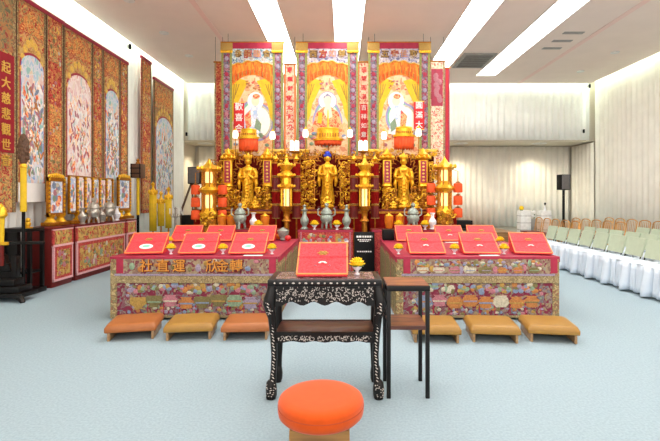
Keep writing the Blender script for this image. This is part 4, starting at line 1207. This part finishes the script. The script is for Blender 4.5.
def plaque(px, d, py0, py1, chars, label):
    h = Z(py0, d) - Z(py1, d); w = 5.2 * d / 440
    t = thing('red_plaque', label, 'plaque', (X(px, d), d, 0))
    mb('red').box(-w, w, -.01, .01, Z(py1, d), Z(py0, d), .006).build('board', t)
    for za in (Z(py0, d) - .02, Z(py1, d)): mb('gold_l').box(-w, w, -.014, -.008, za, za + .02).build('edging', t, smooth=0)
    c = mb('white')
    for i, ch in enumerate(chars): c.text(ch, h / len(chars) * .78, 0, Z(py0, d) - h * (i + .5) / len(chars), -.016, .002, .001)
    c.build('lettering', t)
plaque(239, 9.66, 102, 134, '歡喜合', 'red plaque with white characters before the left great banner')
plaque(419, 9.645, 101, 130, '圓滿大', 'red plaque with white characters before the right great banner')

# ------------------------------------------------------------------ the altar
M['darkred0'] = plain('oxblood_cloth', (110, 22, 14), .9, spec=.1, var=.3)
for px0, px1, lab in ((200, 284, 'left altar counter draped in wine red under the gilt statue'), (287, 365, 'middle altar counter draped in wine red under the blue-haired statue'), (368, 452, 'right altar counter draped in wine red under the gilt statue')):
    d = 9.0
    x0, x1 = X(px0, d) + .01, X(px1, d) - .01
    t = thing('altar_counter', lab, 'altar', ((x0 + x1) / 2, d, 0)); w = (x1 - x0) / 2
    mb('maroon_d').box(-w, w, -.42, .4, 0, 1.12, .01).build('cloth', t)
    mb('redwood').box(-w, w, -.43, .41, 1.12, 1.15, .006).build('top', t)
    mb('gold_d').box(-w, w, -.435, -.42, 1.08, 1.12).build('gilt_edge', t, smooth=0)
def gilt_scroll(m, w, h, n, y, rr, z0=0):
    """openwork of gilt curls and leaves"""
    for i in range(n):
        m.mat('gold' if rr.random() < .6 else 'gold_d')
        cx, cz = rr.uniform(-w, w), z0 + rr.uniform(.02, h)
        r = rr.uniform(.025, .055); s = rr.choice((-1, 1)); ph = rr.uniform(0, 6)
        yy = y + rr.uniform(-.05, .05)
        m.tube([(cx + r * (1 - k / 9) * math.cos(s * k * .75 + ph), yy - .004 * k, cz + r * (1 - k / 9) * math.sin(s * k * .75 + ph)) for k in range(8)], [.012, .013, .013, .012, .011, .01, .008, .006], 5)
        if i % 2: m.ell((cx + r, yy - .01, cz + r * .4), (.028, .014, .018), 6, 4)
    return m

t = thing('altar_backdrop', 'wine red cloth backdrop standing behind the altar statues', 'backdrop', (X(326, 9.5), 9.59, 0))
mb('darkred0').box(-2.35, 2.35, 0, .03, .3, 2.3).build('cloth', t, smooth=0)
cr = mb('gold_d').box(-2.3, 2.3, -.03, 0, 2.22, 2.3)
gilt_scroll(cr, 2.2, .3, 130, .0, random.Random(44), 2.12)
cr.build('gilt_cresting', t)
for a in (-1, 0, 1): mb('redwood').box(a * 2.3 - .03, a * 2.3 + .03, .0, .06, 0, 2.32).build('post', t)
M['darkred'] = plain('dark_red_lacquer', (84, 16, 10), .8, spec=.1, var=.3)
rr = random.Random(12)

def statue_body():
    """one standing robed figure about 1 m tall, joined into a single surface"""
    m = mb('gold')
    m.lathe([(.001, 0), (.15, 0), (.165, .03), (.14, .12), (.12, .3), (.125, .42), (.135, .5), (.115, .58), (.125, .66), (.15, .72), (.13, .77), (.06, .8), (.042, .83), (.04, .86), (.001, .87)], n=24, sy=.68)
    m.ell((0, -.005, .91), (.064, .07, .085), 16, 12)
    m.ell((0, 0, .99), (.045, .045, .05), 12, 8)
    m.ell((0, -.072, .905), (.011, .014, .018), 8, 6)
    for s in (-1, 1):
        m.ell((s * .066, .0, .90), (.012, .018, .04), 8, 6)
        m.ell((s * .025, -.062, .925), (.014, .01, .007), 8, 5)
        m.tube([(s * .13, 0, .745), (s * .175, -.0, .65), (s * .185, -.03, .56), (s * .13, -.10, .545), (s * .05, -.135, .60 if s > 0 else .56)], [.05, .047, .042, .036, .028], 10)
        m.ell((s * .04, -.14, .61 if s > 0 else .565), (.024, .02, .034), 8, 6)
        for q in range(4): m.tube([(s * .04 + (q - 1.5) * .012, -.145, .62 if s > 0 else .58), (s * .04 + (q - 1.5) * .014, -.15, (.67 if s > 0 else .62) - .004 * abs(q - 1.2))], .007, 6)
        m.tube([(s * .17, -.03, .58), (s * .19, -.03, .42), (s * .17, -.03, .3)], [.03, .045, .02], 8)
        m.tube([(s * .09, -.07, .74), (s * .05, -.1, .5), (s * .03, -.1, .2), (s * .06, -.1, .05)], [.012, .012, .012, .012], 6)
        m.ell((s * .05, -.1, .015), (.03, .06, .02), 8, 5)
    m.ell((0, -.055, .875), (.018, .01, .006), 8, 5)
    for k in range(5): m.tube([(-.1 + .01 * k, -.085, .45 - .07 * k), (0, -.105 - .003 * k, .40 - .07 * k), (.1 - .01 * k, -.085, .45 - .07 * k)], .008, 6)
    return m
def remesh(o, v):
    md = o.modifiers.new('join', 'REMESH'); md.mode = 'VOXEL'; md.voxel_size = v; md.use_smooth_shade = True
def lotus_base(t, r=.2, h=.14):
    b = mb('gold_d').lathe([(r * .9, 0), (r, .02), (r * .7, .05), (r * .75, .08), (r * .95, h - .02), (r * .9, h)], n=24)
    b.mat('gold')
    for ring, z in ((0, .06), (1, .1)):
        for k in range(12):
            a = 2 * PI * (k + .5 * ring) / 12
            b.T = Matrix.Translation((r * .85 * math.cos(a), r * .85 * math.sin(a), z)) @ Matrix.Rotation(a, 4, 'Z') @ Matrix.Rotation(.5, 4, 'Y')
            b.ell((0, 0, 0), (.02, .04, .045), 7, 5)
    b.T = None
    b.build('lotus_base', t)
def statue(name, label, loc, blue):
    t = thing(name, label, 'statue', loc)
    lotus_base(t, .155)
    m = statue_body(); m.v = [(x, y, z + .13) for x, y, z in m.v]
    o = m.build('body', t, smooth=0); remesh(o, .011)
    if blue:
        h = mb('blue').ell((0, .01, 1.1), (.082, .08, .062), 14, 8).ell((0, .0, 1.16), (.058, .056, .045), 12, 8)
        for k in range(30):
            a = R.uniform(0, 2 * PI); q = R.uniform(.1, 1)
            h.ell((.078 * math.cos(a) * math.cos(q), .01 + .076 * math.sin(a) * math.cos(q), 1.1 + .06 * math.sin(q)), .012, 6, 4)
        h.build('hair', t)
    else:
        h = mb('gold').lathe([(.07, 1.08), (.08, 1.1), (.075, 1.13), (.06, 1.15), (.03, 1.2), (.001, 1.24)], n=14)
        for k in range(7):
            a = PI + PI * k / 6
            h.ell((.075 * math.cos(a), .075 * math.sin(a), 1.14), (.02, .015, .045), 7, 5)
        h.build('crown', t)
    # gilt mandorla behind the figure
    au = MB()
    n = 40
    out = []
    for i in range(n):
        a = 2 * PI * i / n
        f = 1 + .06 * (i % 2)
        out.append((.34 * f * math.cos(a), .66 + .53 * f * math.sin(a)))
    au.mat('darkred').prism(out, .12, .14)
    for i in range(44):
        a = 2 * PI * i / 44
        ca, sa = math.cos(a), math.sin(a)
        for k, (rx, rz, s_) in enumerate(((.325, .52, 1.25), (.27, .45, 1.0), (.21, .37, .8))):
            
            if k == 2 or (k == 1 and i % 2): continue
            au.mat('gold_d')
            au.T = Matrix.Translation((rx * ca, .115 - .004 * k, .66 + rz * sa)) @ Matrix.Rotation(-a + .5 * (-1) ** (i + k), 4, 'Y')
            au.ell((0, 0, 0), (.045 * s_, .014, .013 * s_), 7, 4)
    au.T = None
    au.build('mandorla', t)
    return t
SD = 9.0; sz = 1.15
statue('buddha_statue', 'gilt standing statue with blue hair at the centre of the altar', (X(327.5, SD), SD, sz + .06), True).scale = (.94,) * 3
BS = statue('bodhisattva_statue', 'gilt standing crowned statue on the left altar', (X(248, SD), SD, sz), False); BS.scale = (.94,) * 3
dup(BS, (X(403.5, SD), SD, sz), 0, 'gilt standing crowned statue on the right altar', None, .94)
tag(mb('redwood').box(-.2, .2, -.2, .2, 0, .06, .008).build('statue_plinth', loc=(X(327.5, SD), SD, sz)), 'low red plinth under the blue-haired statue', 'plinth')

# small seated gilt figures in front
def small_figure():
    t = thing('seated_figurine', '', 'figurine')
    m = mb('gold')
    m.lathe([(.001, .04), (.11, .04), (.115, .08), (.075, .13), (.055, .19), (.065, .24), (.03, .27), (.02, .29), (.001, .3)], n=18, sy=.75)
    m.ell((0, 0, .325), (.034, .036, .045), 12, 8); m.ell((0, 0, .37), (.02, .02, .025), 8, 6); m.ell((0, -.036, .32), (.006, .008, .01), 6, 5)
    for s in (-1, 1):
        m.tube([(s * .06, 0, .235), (s * .085, -.02, .17), (s * .03, -.075, .13)], [.022, .02, .015], 8)
        m.tube([(s * .04, -.02, .07), (s * .11, -.04, .075), (s * .02, -.09, .07)], [.03, .032, .022], 8)
    o = m.build('body', t, smooth=0); remesh(o, .008)
    b = mb('gold_d').lathe([(.12, 0), (.13, .015), (.1, .03), (.12, .05)], n=20); b.build('lotus_base', t)
    return t
SF = small_figure(); first = True
for px, z, dd, sc, lab in ((327.5, sz, 8.68, .95, 'small seated gilt figurine directly before the blue-haired statue'), (255, sz, 8.72, .7, 'small seated gilt figurine before the right side of the left statue'), (243, sz, 8.66, .6, 'small seated gilt figurine before the left side of the left statue'),
                       (404, sz, 8.7, .85, 'small seated gilt figurine directly before the right statue'), (393, sz, 8.7, .6, 'small seated gilt figurine left of the right statue'), (416, sz, 8.68, .6, 'small seated gilt figurine right of the right statue')):
    loc = (X(px, dd), dd, z)
    if first: SF.location = loc; SF['label'] = lab; SF['group'] = 'seated figurines on the altar'; SF.scale = (sc,) * 3; first = False
    else: dup(SF, loc, R.uniform(-.15, .15), lab, 'seated figurines on the altar', sc)

# gilt columns with red couplets
def couplet(px, label):
    d = 8.86
    t = thing('couplet_column', label, 'column', (X(px, d), d, sz))
    za, zb, zc, zd = 0, Z(188, d) - sz, Z(184, d) - sz, Z(160, d) - sz
    m = mb('gold_d').lathe([(.10, 0), (.1, .03), (.06, .06), (.055, zb)], n=14)
    gilt_scroll(m, .085, zb, 26, -.05, random.Random(px))
    m.build('gilt_shaft', t)
    c = mb('gold').lathe([(.06, zb), (.11, zb + .04), (.09, zc)], n=14); c.build('lower_cap', t)
    p = mb('gold').box(-.085, .085, -.05, .05, zc, zd, .008)
    p = p.build('couplet_frame', t)
    r = mb('maroon').box(-.06, .06, -.056, -.045, zc + .025, zd - .025)
    r.mat('gold_l')
    for k in range(6): r.ell((0, -.057, zc + .07 + (zd - zc - .14) * k / 5), (.028, .005, .02), 8, 4)
    r.build('couplet_panel', p)
    u = mb('gold').lathe([(.09, zd), (.14, zd + .04), (.1, zd + .07), (.13, zd + .1), (.05, zd + .16), (.02, zd + .22), (.001, zd + .25)], n=14)
    for k in range(8): u.ell((.13 * math.cos(k * PI / 4), .13 * math.sin(k * PI / 4), zd + .05), (.03, .03, .04), 7, 5)
    u.build('upper_cap', t)
    return t
for px, lab in ((228, 'gilt column with a red couplet panel left of the left statue'), (267.5, 'gilt column with a red couplet panel right of the left statue'), (387, 'gilt column with a red couplet panel left of the right statue'), (423, 'gilt column with a red couplet panel right of the right statue')):
    couplet(px, lab)

# carved gilt screens around the statues
def carved(px, d, w, z0, h, n, label, seed):
    t = thing('carved_screen', label, 'carving', (X(px, d), d, z0))
    rr = random.Random(seed)
    b = mb('gold_d').box(-w, w, -.05, .05, 0, .04, .008).box(-w, -w + .02, -.02, .02, .04, h).box(w - .02, w, -.02, .02, .04, h)
    b.build('frame', t)
    gilt_scroll(MB(), w, h, n, -.02, rr, .02).build('openwork', t)
    return t
carved(307.5, 8.88, .15, sz, .95, 110, 'tall gilt openwork carving left of the blue-haired statue', 1)
carved(347.5, 8.88, .15, sz, .95, 110, 'tall gilt openwork carving right of the blue-haired statue', 2)
carved(237, 8.87, .05, sz, .35, 24, 'small gilt openwork carving at the left foot of the left statue', 3)
carved(258.5, 8.87, .05, sz, .4, 26, 'small gilt openwork carving at the right foot of the left statue', 4)
carved(394, 8.87, .05, sz, .42, 22, 'small gilt openwork carving at the left foot of the right statue', 5)
carved(413.5, 8.87, .05, sz, .42, 26, 'small gilt openwork carving at the right foot of the right statue', 6)
for px, w_, h_, n_, lab in ((234.5, .09, .75, 44, 'gilt openwork carving between the left couplet column and the left statue'), (261.5, .09, .75, 44, 'gilt openwork carving right behind the right couplet column of the left statue'),
        (392, .08, .75, 44, 'gilt openwork carving between the couplet column and the right statue on its left'), (415.5, .09, .75, 44, 'gilt openwork carving on the right behind the right statue'),
        (217, .1, 1.0, 60, 'tall gilt openwork carving behind the left pagoda lantern'), (434, .1, 1.0, 60, 'tall gilt openwork carving behind the right pagoda lantern'),
        (280, .14, 1.0, 80, 'tall gilt openwork carving behind the left gilt candle lantern'), (372, .14, 1.0, 80, 'tall gilt openwork carving behind the right gilt candle lantern')):
    carved(px, 9.36, w_, sz, h_, n_, lab, int(px))
# carved gilt lintels high up
def lintel(px, d, py, w, label):
    t = thing('gilt_lintel', label, 'carving', (X(px, d), d, 0))
    z = Z(py, d)
    l = mb('gold_l').box(-w, w, -.04, .04, z, z + .06, .01)
    gilt_scroll(l, w, .12, int(w * 90), -.03, random.Random(int(px)), z - .1)
    l.build('beam', t)
    mb('gold_d').tube([(0, .015, 0), (0, .015, z)], .012, 8).build('post', t)
for px, w, lab in ((232, .14, 'carved gilt bracket lintel left of the left canopy'), (275, .2, 'carved gilt bracket lintel right of the left statue'), (300, .2, 'carved gilt bracket lintel left of the middle canopy'), (377, .2, 'carved gilt bracket lintel left of the right statue'), (428, .2, 'carved gilt bracket lintel right of the right statue')):
    lintel(px, 9.425, 152, w, lab)

# orange canopies with gilt roofs
def canopy(px, d, pyt, pym, pyb, r, label, finial):
    t = thing('orange_canopy', label, 'canopy', (X(px, d), d, 0))
    zt, zm, zb = Z(pyt, d), Z(pym, d), Z(pyb, d)
    def fn(u, v):
        a = 2 * PI * u
        q = r * (1 + .04 * math.sin(20 * a))
        return (q * math.cos(a), q * math.sin(a) * .6, zb + (zm - zb) * v + (.02 * math.sin(20 * a) if v == 0 else 0))
    mb('redlantern').grid(fn, 100, 2).build('silk_drum', t, solid=.006, smooth=80)
    g = mb('gold').lathe([(r * 1.15, zm - .02), (r * 1.2, zm + .02), (r * .92, zm + .03), (r * .84, zt - .02), (r * .9, zt), (r * .8, zt + .02), (.02, zt + .04), (.012, zt + finial), (.001, zt + finial + .04)], n=16, sy=.6)
    g.mat('gold_d')
    for k in range(9): g.box(-r * .8 + k * r * .2 - .012, -r * .8 + k * r * .2 + .012, -r * .62, -r * .5, zm + .05, zm + (zt - zm) * .55)
    g.build('gilt_roof', t)
    mb('gold_d').tube([(0, r * .62 + .06, 1.15), (0, r * .62 + .06, zm), (0, 0, zm)], .015, 8).build('support', t)
    return t
canopy(248.5, 9.15, 130, 138, 151, .19, 'orange silk drum canopy with gilt roof over the left statue', .05)
canopy(404, 9.15, 128, 136, 149, .2, 'orange silk drum canopy with gilt roof over the right statue', .05)
canopy(328, 9.18, 129, 140, 145, .27, 'orange and gilt canopy with tall spire over the blue-haired statue', .38)

# white shaded lamps
def shade_lamp(px, py, d, label, z0=1.15):
    t = thing('altar_lamp', label, 'lamp', (X(px, d), d, z0))
    z = Z(py, d) - z0
    mb('gold_d').lathe([(.05, 0), (.05, .015), (.01, .03), (.01, z - .06)], n=12).build('stem', t)
    mb('glowwhite').lathe([(.04, z - .07), (.06, z - .05), (.055, z + .06), (.035, z + .09)], n=16).build('lamp_shade', t)
    mb('gold').lathe([(.05, z + .09), (.02, z + .12), (.001, z + .16)], n=12).build('finial', t)
    return t
for px, py, lab in ((235.5, 135, 'white glowing altar lamp left of the left orange canopy'), (272.5, 136, 'white glowing altar lamp right of the left orange canopy'), (305.5, 134, 'white glowing altar lamp left of the middle canopy'), (350, 134, 'white glowing altar lamp right of the middle canopy'),
                    (384, 136, 'white glowing altar lamp left of the right orange canopy'), (418.5, 133, 'white glowing altar lamp right of the right orange canopy')):
    shade_lamp(px, py, 9.2, lab)
# candle cluster lamp
d = 8.72
t = thing('candle_cluster', 'cluster of white candle tubes on a gilt stand right of the blue-haired statue', 'lamp', (X(363, d), d, 1.15))
z = Z(151, d) - 1.15
mb('gold_d').lathe([(.07, 0), (.07, .02), (.02, .05), (.02, z - .05), (.1, z - .02), (.1, z)], n=14).build('stand', t)
for k in range(6): mb('glowwhite').lathe([(.02, z), (.02, z + .19), (.001, z + .21)], (.07 * math.cos(k * PI / 3), .07 * math.sin(k * PI / 3), 0), 10).build('candle_tube', t)
t = dup(t, (X(294.5, 8.72), 8.72, 1.15), 0, 'cluster of white candle tubes on a gilt stand left of the blue-haired statue')

# tiered gilt candle lanterns between the altars
def tower(px, d, label):
    t = thing('gilt_candle_tower', label, 'lantern', (X(px, d), d, 0))
    z = lambda py: Z(py, d)
    mb('gold_d').lathe([(.14, 0), (.14, .05), (.05, .1), (.05, z(222)), (.09, z(221)), (.05, z(218)), (.06, z(212)), (.1, z(209)), (.11, z(206))], n=12).build('pedestal', t)
    mb('glowlamp').lathe([(.05, z(206)), (.05, z(189))], n=12).build('light_tube', t)
    for k in range(6):
        a = PI / 6 + k * PI / 3
        mb('gold').tube([(.1 * math.cos(a), .1 * math.sin(a), z(206)), (.1 * math.cos(a), .1 * math.sin(a), z(188))], .01, 6).build('lantern_bar', t)
    g = mb('gold').lathe([(.1, z(189)), (.16, z(187)), (.09, z(184)), (.09, z(178)), (.15, z(176)), (.1, z(172)), (.07, z(171)), (.12, z(167)), (.13, z(165)), (.05, z(162)), (.02, z(158)), (.03, z(157)), (.001, z(154))], n=8, rot=PI / 8)
    for py in (187, 176, 166):
        for k in range(8): g.ell((.15 * math.cos(k * PI / 4), .15 * math.sin(k * PI / 4), z(py) + .02), (.022, .022, .03), 6, 4)
    g.build('tiered_roof', t)
    return t
tower(286.5, 8.12, 'tiered gilt candle lantern between the left and middle altars')
tower(364.5, 8.12, 'tiered gilt candle lantern between the middle and right altars')
# octagonal pagoda lanterns
def pagoda(px, d, label, pt):
    t = thing('pagoda_lantern', label, 'lantern', (X(px, d), d, 0))
    o = pt - 162
    z = lambda py: Z(py + o, d)
    mb('gold_d').lathe([(.2, 0), (.2, .06), (.12, .1), (.12, z(226)), (.17, z(224)), (.15, z(219)), (.11, z(216))], n=8, rot=PI / 8).build('pedestal', t)
    for a, b in ((207, 194), (182, 171)):
        mb('glowlamp').lathe([(.06, z(a)), (.075, z((a + b) / 2)), (.06, z(b))], n=10).build('light_tube', t)
        for k in range(8):
            q = PI / 8 + k * PI / 4
            mb('gold_d').tube([(.125 * math.cos(q), .125 * math.sin(q), z(a + 7 if a == 207 else 186)), (.125 * math.cos(q),   .125 * math.sin(q), z(171 if b == 171 else 190))], .015, 6).build('lantern_bar', t)
    lo = mb('gold').lathe([(.14, z(217)), (.17, z(213)), (.11, z(207))], n=8, rot=PI / 8)
    gilt_scroll(lo, .11, .25, 24, -.13, random.Random(int(px)), z(225)); lo.build('lower_tier', t)
    mi = mb('gold').lathe([(.09, z(194)), (.15, z(192)), (.2, z(189)), (.14, z(186)), (.09, z(182))], n=8, rot=PI / 8).build('middle_tier', t)
    g = mb('gold').lathe([(.13, z(171)), (.22, z(168.5)), (.12, z(165)), (.07, z(163)), (.03, z(160)), (.001, z(157))], n=8, rot=PI / 8)
    for k in range(8):
            py = 169; q = PI / 8 + k * PI / 4
            g.ell((.2 * math.cos(q), .2 * math.sin(q), z(py) + .03), (.03, .03, .045), 7, 5)
    g.build('tiered_roof', t)
    for sx in (-1, 1):
        for k in range(3):
            zz = z(184 + 12.5 * k)
            tl = mb('redlantern').lathe([(.08, zz - .18), (.088, zz - .165), (.084, zz - .02), (.06, zz)], (sx * .255, 0, 0), 16, 1, .6)
            tl.mat('gold_d').lathe([(.02, zz), (.055, zz + .012), (.02, zz + .03)], (sx * .255, 0, 0), 12)
            tl.build('silk_tier', t)
        mb('gold_d').tube([(sx * .13, 0, z(170)), (sx * .255, 0, z(172)), (sx * .255, 0, z(221))], .009, 6).build('tassel_cord', t)
    return t
pagoda(209, 8.35, 'octagonal gilt pagoda lantern with orange silk tiers at the left end of the altar', 163)
pagoda(444.5, 8.35, 'octagonal gilt pagoda lantern with orange silk tiers at the right end of the altar', 161)
# dark red tiered silk pillars
def silk_pillar(px, d, label):
    t = thing('silk_pillar_banner', label, 'pillar banner', (X(px, d), d, 0))
    mb('gold_d').tube([(0, 0, 0), (0, 0, Z(160, d))], .014, 8).lathe([(.12, 0), (.12, .03), (.02, .05)], n=12).build('pole', t)
    for k, py in enumerate((164, 178, 192, 206)):
        za, zb = Z(py + 12.5, d), Z(py, d)
        def fn(u, v):
            a = 2 * PI * u; q = .075 * (1 + .05 * math.sin(12 * a))
            return (q * math.cos(a), q * math.sin(a), za + (zb - za) * v)
        tr = mb('maroon_d' if k % 2 == 0 else 'redwood').grid(fn, 72, 1)
        tr.mat('gold_d').lathe([(.02, zb), (.08, zb + .004), (.08, zb + .014), (.02, zb + .03)], n=16)
        tr.mat('t_gold').lathe([(.077, za), (.082, za + .004), (.077, za + .016)], n=16)
        tr.build('silk_tier', t, smooth=50)
    mb('gold').lathe([(.02, Z(161, d)), (.06, Z(159, d)), (.02, Z(157, d)), (.001, Z(154, d))], n=12).build('finial', t)
for px, lab in ((276, 'wine red tiered silk pillar left of the left gilt candle lantern'), (296.5, 'wine red tiered silk pillar right of the left gilt candle lantern'), (354, 'wine red tiered silk pillar left of the right gilt candle lantern'), (375, 'wine red tiered silk pillar right of the right gilt candle lantern')):
    silk_pillar(px, 8.42, lab)

# offering tables before the altars, with vessels
def offering_stand(px0, px1, label, front):
    d = 7.45; h = Z(230, d)
    x0, x1 = X(px0, d), X(px1, d); w = (x1 - x0) / 2
    t = thing('altar_table', label, 'table', ((x0 + x1) / 2, d, 0))
    mb('redwood').box(-w, w, 0, .5, h - .04, h, .006).build('tabletop', t)
    for a in (-1, 1):
        for b in (.05, .45): mb('redwood').box(a * (w - .04) - .03, a * (w - .04) + .03, b - .03, b + .03, 0, h - .04).build('leg', t)
    f = mb('skirt_red').box(-w, w, -.012, 0, .05, h - .02)
    f.mat('maroon').box(-w - .005, w + .005, -.018, .002, h - .035, h + .002)
    rr = random.Random(int(px0))
    if front:
        for k in range(70):
            f.mat(rr.choice(TCOL + ['t_orange', 't_gold', 'porcelain']))
            f.ell((rr.uniform(-w + .1, w - .1), -.013, rr.uniform(h - .4, h - .08)), (rr.uniform(.02, .045), .006, rr.uniform(.02, .04)), 8, 4)
        f.mat('t_pink')
        for k in range(20):
            for sx in (-1, 1): f.ell((sx * (w - .05), -.013, .1 + (h - .15) * k / 19), (.018, .005, .02), 7, 4)
    f.build('skirt', t, smooth=40)
    return d, h
offering_stand(220, 284, 'red skirted altar table behind the left draped table', False)
d7, h7 = offering_stand(298, 353, 'red skirted altar table carrying the pewter altar set in the middle', True)
offering_stand(372, 436, 'red skirted altar table behind the right draped table', False)
PC = censer('pewter')
PC.location = (X(326.5, 7.74), 7.74, h7); PC['label'] = 'pewter lidded censer at the centre of the middle altar table'
dup(PC, (X(240, 7.74), 7.74, h7), 0, 'pewter lidded censer on the altar table behind the left lecterns', None)
dup(PC, (X(413, 7.74), 7.74, h7), 0, 'pewter lidded censer on the altar table behind the right lecterns', None)
BIGV = [(.06, 0), (.065, .015), (.035, .05), (.07, .12), (.075, .17), (.04, .23), (.03, .3), (.06, .34), (.03, .345), (.02, .38), (.035, .41), (.001, .43)]
vessel('candlestick', 'pewter', BIGV, (X(304.5, 7.6), 7.6, h7), 'pewter candlestick at the left end of the middle altar table', 'candlestick')
vessel('candlestick', 'pewter', BIGV, (X(346.5, 7.6), 7.6, h7), 'pewter candlestick at the right end of the middle altar table', 'candlestick')
for px, lab in ((314.5, 'yellow chrysanthemum vase left of the middle pewter censer'), (337, 'yellow chrysanthemum vase right of the middle pewter censer'), (258, 'yellow chrysanthemum vase behind the back row of left lecterns'), (425, 'yellow chrysanthemum vase behind the back row of right lecterns'), (398.5, 'yellow chrysanthemum vase left of the right pewter censer')):
    dup(FV, (X(px, 7.5), 7.5, h7), R.uniform(0, 6), lab, 'yellow chrysanthemum vases', 1.3)
vessel('vase', 'porcelain', VASE, (X(432.5, 7.6), 7.6, h7), 'pale porcelain vase right of the right pewter censer', 'vase')
vessel('vase', 'porcelain', VASE, (X(253.5, 7.72), 7.72, h7), 'pale porcelain vase right of the left pewter censer', 'vase')
# amber lotus lamps along the altar edge
for px, lab in ((222, 'amber altar cup lamp at the left of the left altar edge'), (231.5, 'amber altar cup lamp beside the left pewter censer'), (265, 'amber altar cup lamp at the right of the left altar edge'), (389, 'amber altar cup lamp at the left of the right altar edge'), (400, 'amber altar cup lamp left of the right pewter censer'), (428, 'amber altar cup lamp at the right of the right altar edge')):
    vessel('cup_lamp', 'amber', [(.05, 0), (.06, .02), (.075, .1), (.08, .2), (.07, .21)], (X(px, 7.85), 7.85, h7), lab, 'lamp', lambda o: o.mat('gold').lathe([(.07, .21), (.085, .22), (.03, .25), (.001, .28)], n=14))
# fruit and bowl by the aisle end of the left table
vessel('offering_bowl', 'pewter', [(.04, 0), (.05, .01), (.045, .03), (.08, .09), (.095, .15), (.09, .155), (.07, .16), (.001, .2)], (X(283, 6.9), 6.9, .725), 'grey covered bowl at the aisle end of the left draped table', 'bowl')
for px, dd, z, m_, lab in ((278.5, 7.04, .725, 'fruit_o', 'orange on the left draped table beside the grey covered bowl'), (288, 6.75, .725, 'fruit_r', 'red apple on the left draped table right of the grey covered bowl')):
    tag(mb(m_).ell((0, 0, .045), (.05, .05, .045), 14, 10).mat('leaf').tube([(0, 0, .085), (.005, 0, .1)], .004, 5).build('orange_fruit' if m_ == 'fruit_o' else 'apple', loc=(X(px, dd), dd, z)), lab, 'fruit')
tag(mb('black').box(-.09, .09, -.1, .1, 0, .16, .01).build('equipment_case', loc=(X(388, 6.98), 6.98, .725)), 'black box on the aisle corner of the right draped table', 'case')
# black notice board in the aisle
d = 7.3
t = thing('notice_board', 'black board with lines of small white writing beside the right draped table', 'sign', (X(365.5, d) - .02, d, 0))
zt = Z(232, d)
mb('black').box(-.17, .17, 0, .03, .05, zt, .006).build('board', t)
wl = mb('white')
rr = random.Random(2)
for zz, hh, ww in ((zt - .07, .022, .13), (zt - .125, .012, .11), (zt - .15, .01, .08), (zt - .32, .014, .12)):
    x = -ww
    while x < ww:
        l = rr.uniform(.012, .035); wl.box(x, min(x + l, ww), -.004, .001, zz - hh, zz + hh * .4); x += l + .01
wl.build('writing', t, smooth=0)
for a in (-1, 1): mb('black').box(a * .12 - .015, a * .12 + .015, -.12, .15, 0, .05, .004).build('foot', t)


# ------------------------------------------------------------------ light and camera
w = bpy.data.worlds.new('World'); S.world = w; w.use_nodes = True
bg = w.node_tree.nodes['Background']; bg.inputs[0].default_value = (1.0, .97, .93, 1); bg.inputs[1].default_value = 1.0
def area(name, loc, size, power, col, rot=(0, 0, 0), sy=None):
    l = bpy.data.lights.new(name, 'AREA'); l.energy = power; l.size = size; l.color = col
    if sy: l.shape = 'RECTANGLE'; l.size_y = sy
    o = bpy.data.objects.new(name, l); COL.objects.link(o); o.location = loc; o.rotation_euler = rot
    return o
for px in (460.6, 539.4, 205, 380):
    l = bpy.data.lights.new('soffit_spot', 'SPOT'); l.energy = 75; l.color = (1, .9, .66); l.spot_size = 2.2; l.spot_blend = .8; l.shadow_soft_size = .1
    o = bpy.data.objects.new('soffit_spot', l); COL.objects.link(o); o.location = (X(px, 14.8), 14.9, 3.15)
area('added_ceiling_fill', (-1.5, -2.2, 2.6), 3.0, 130, (1, .93, .88), (PI * .80, 0, 0))  # pair of unseen fill lights added behind the camera to lift the ceiling
area('added_ceiling_fill', (4.0, -2.2, 2.6), 3.0, 130, (1, .93, .88), (PI * .80, 0, 0))
c = bpy.data.cameras.new('Camera'); c.lens = 24; c.sensor_width = 36; c.sensor_fit = 'HORIZONTAL'
c.shift_x = -13 / 660; c.shift_y = -23.5 / 660
co = bpy.data.objects.new('Camera', c); COL.objects.link(co)
co.location = (0, 0, EYE); co.rotation_euler = (PI / 2, 0, 0)
S.camera = co
vs = S.view_settings; vs.view_transform = 'Standard'; vs.look = 'None'; vs.gamma = 1; vs.exposure = 0.64; vs.use_curve_mapping = False
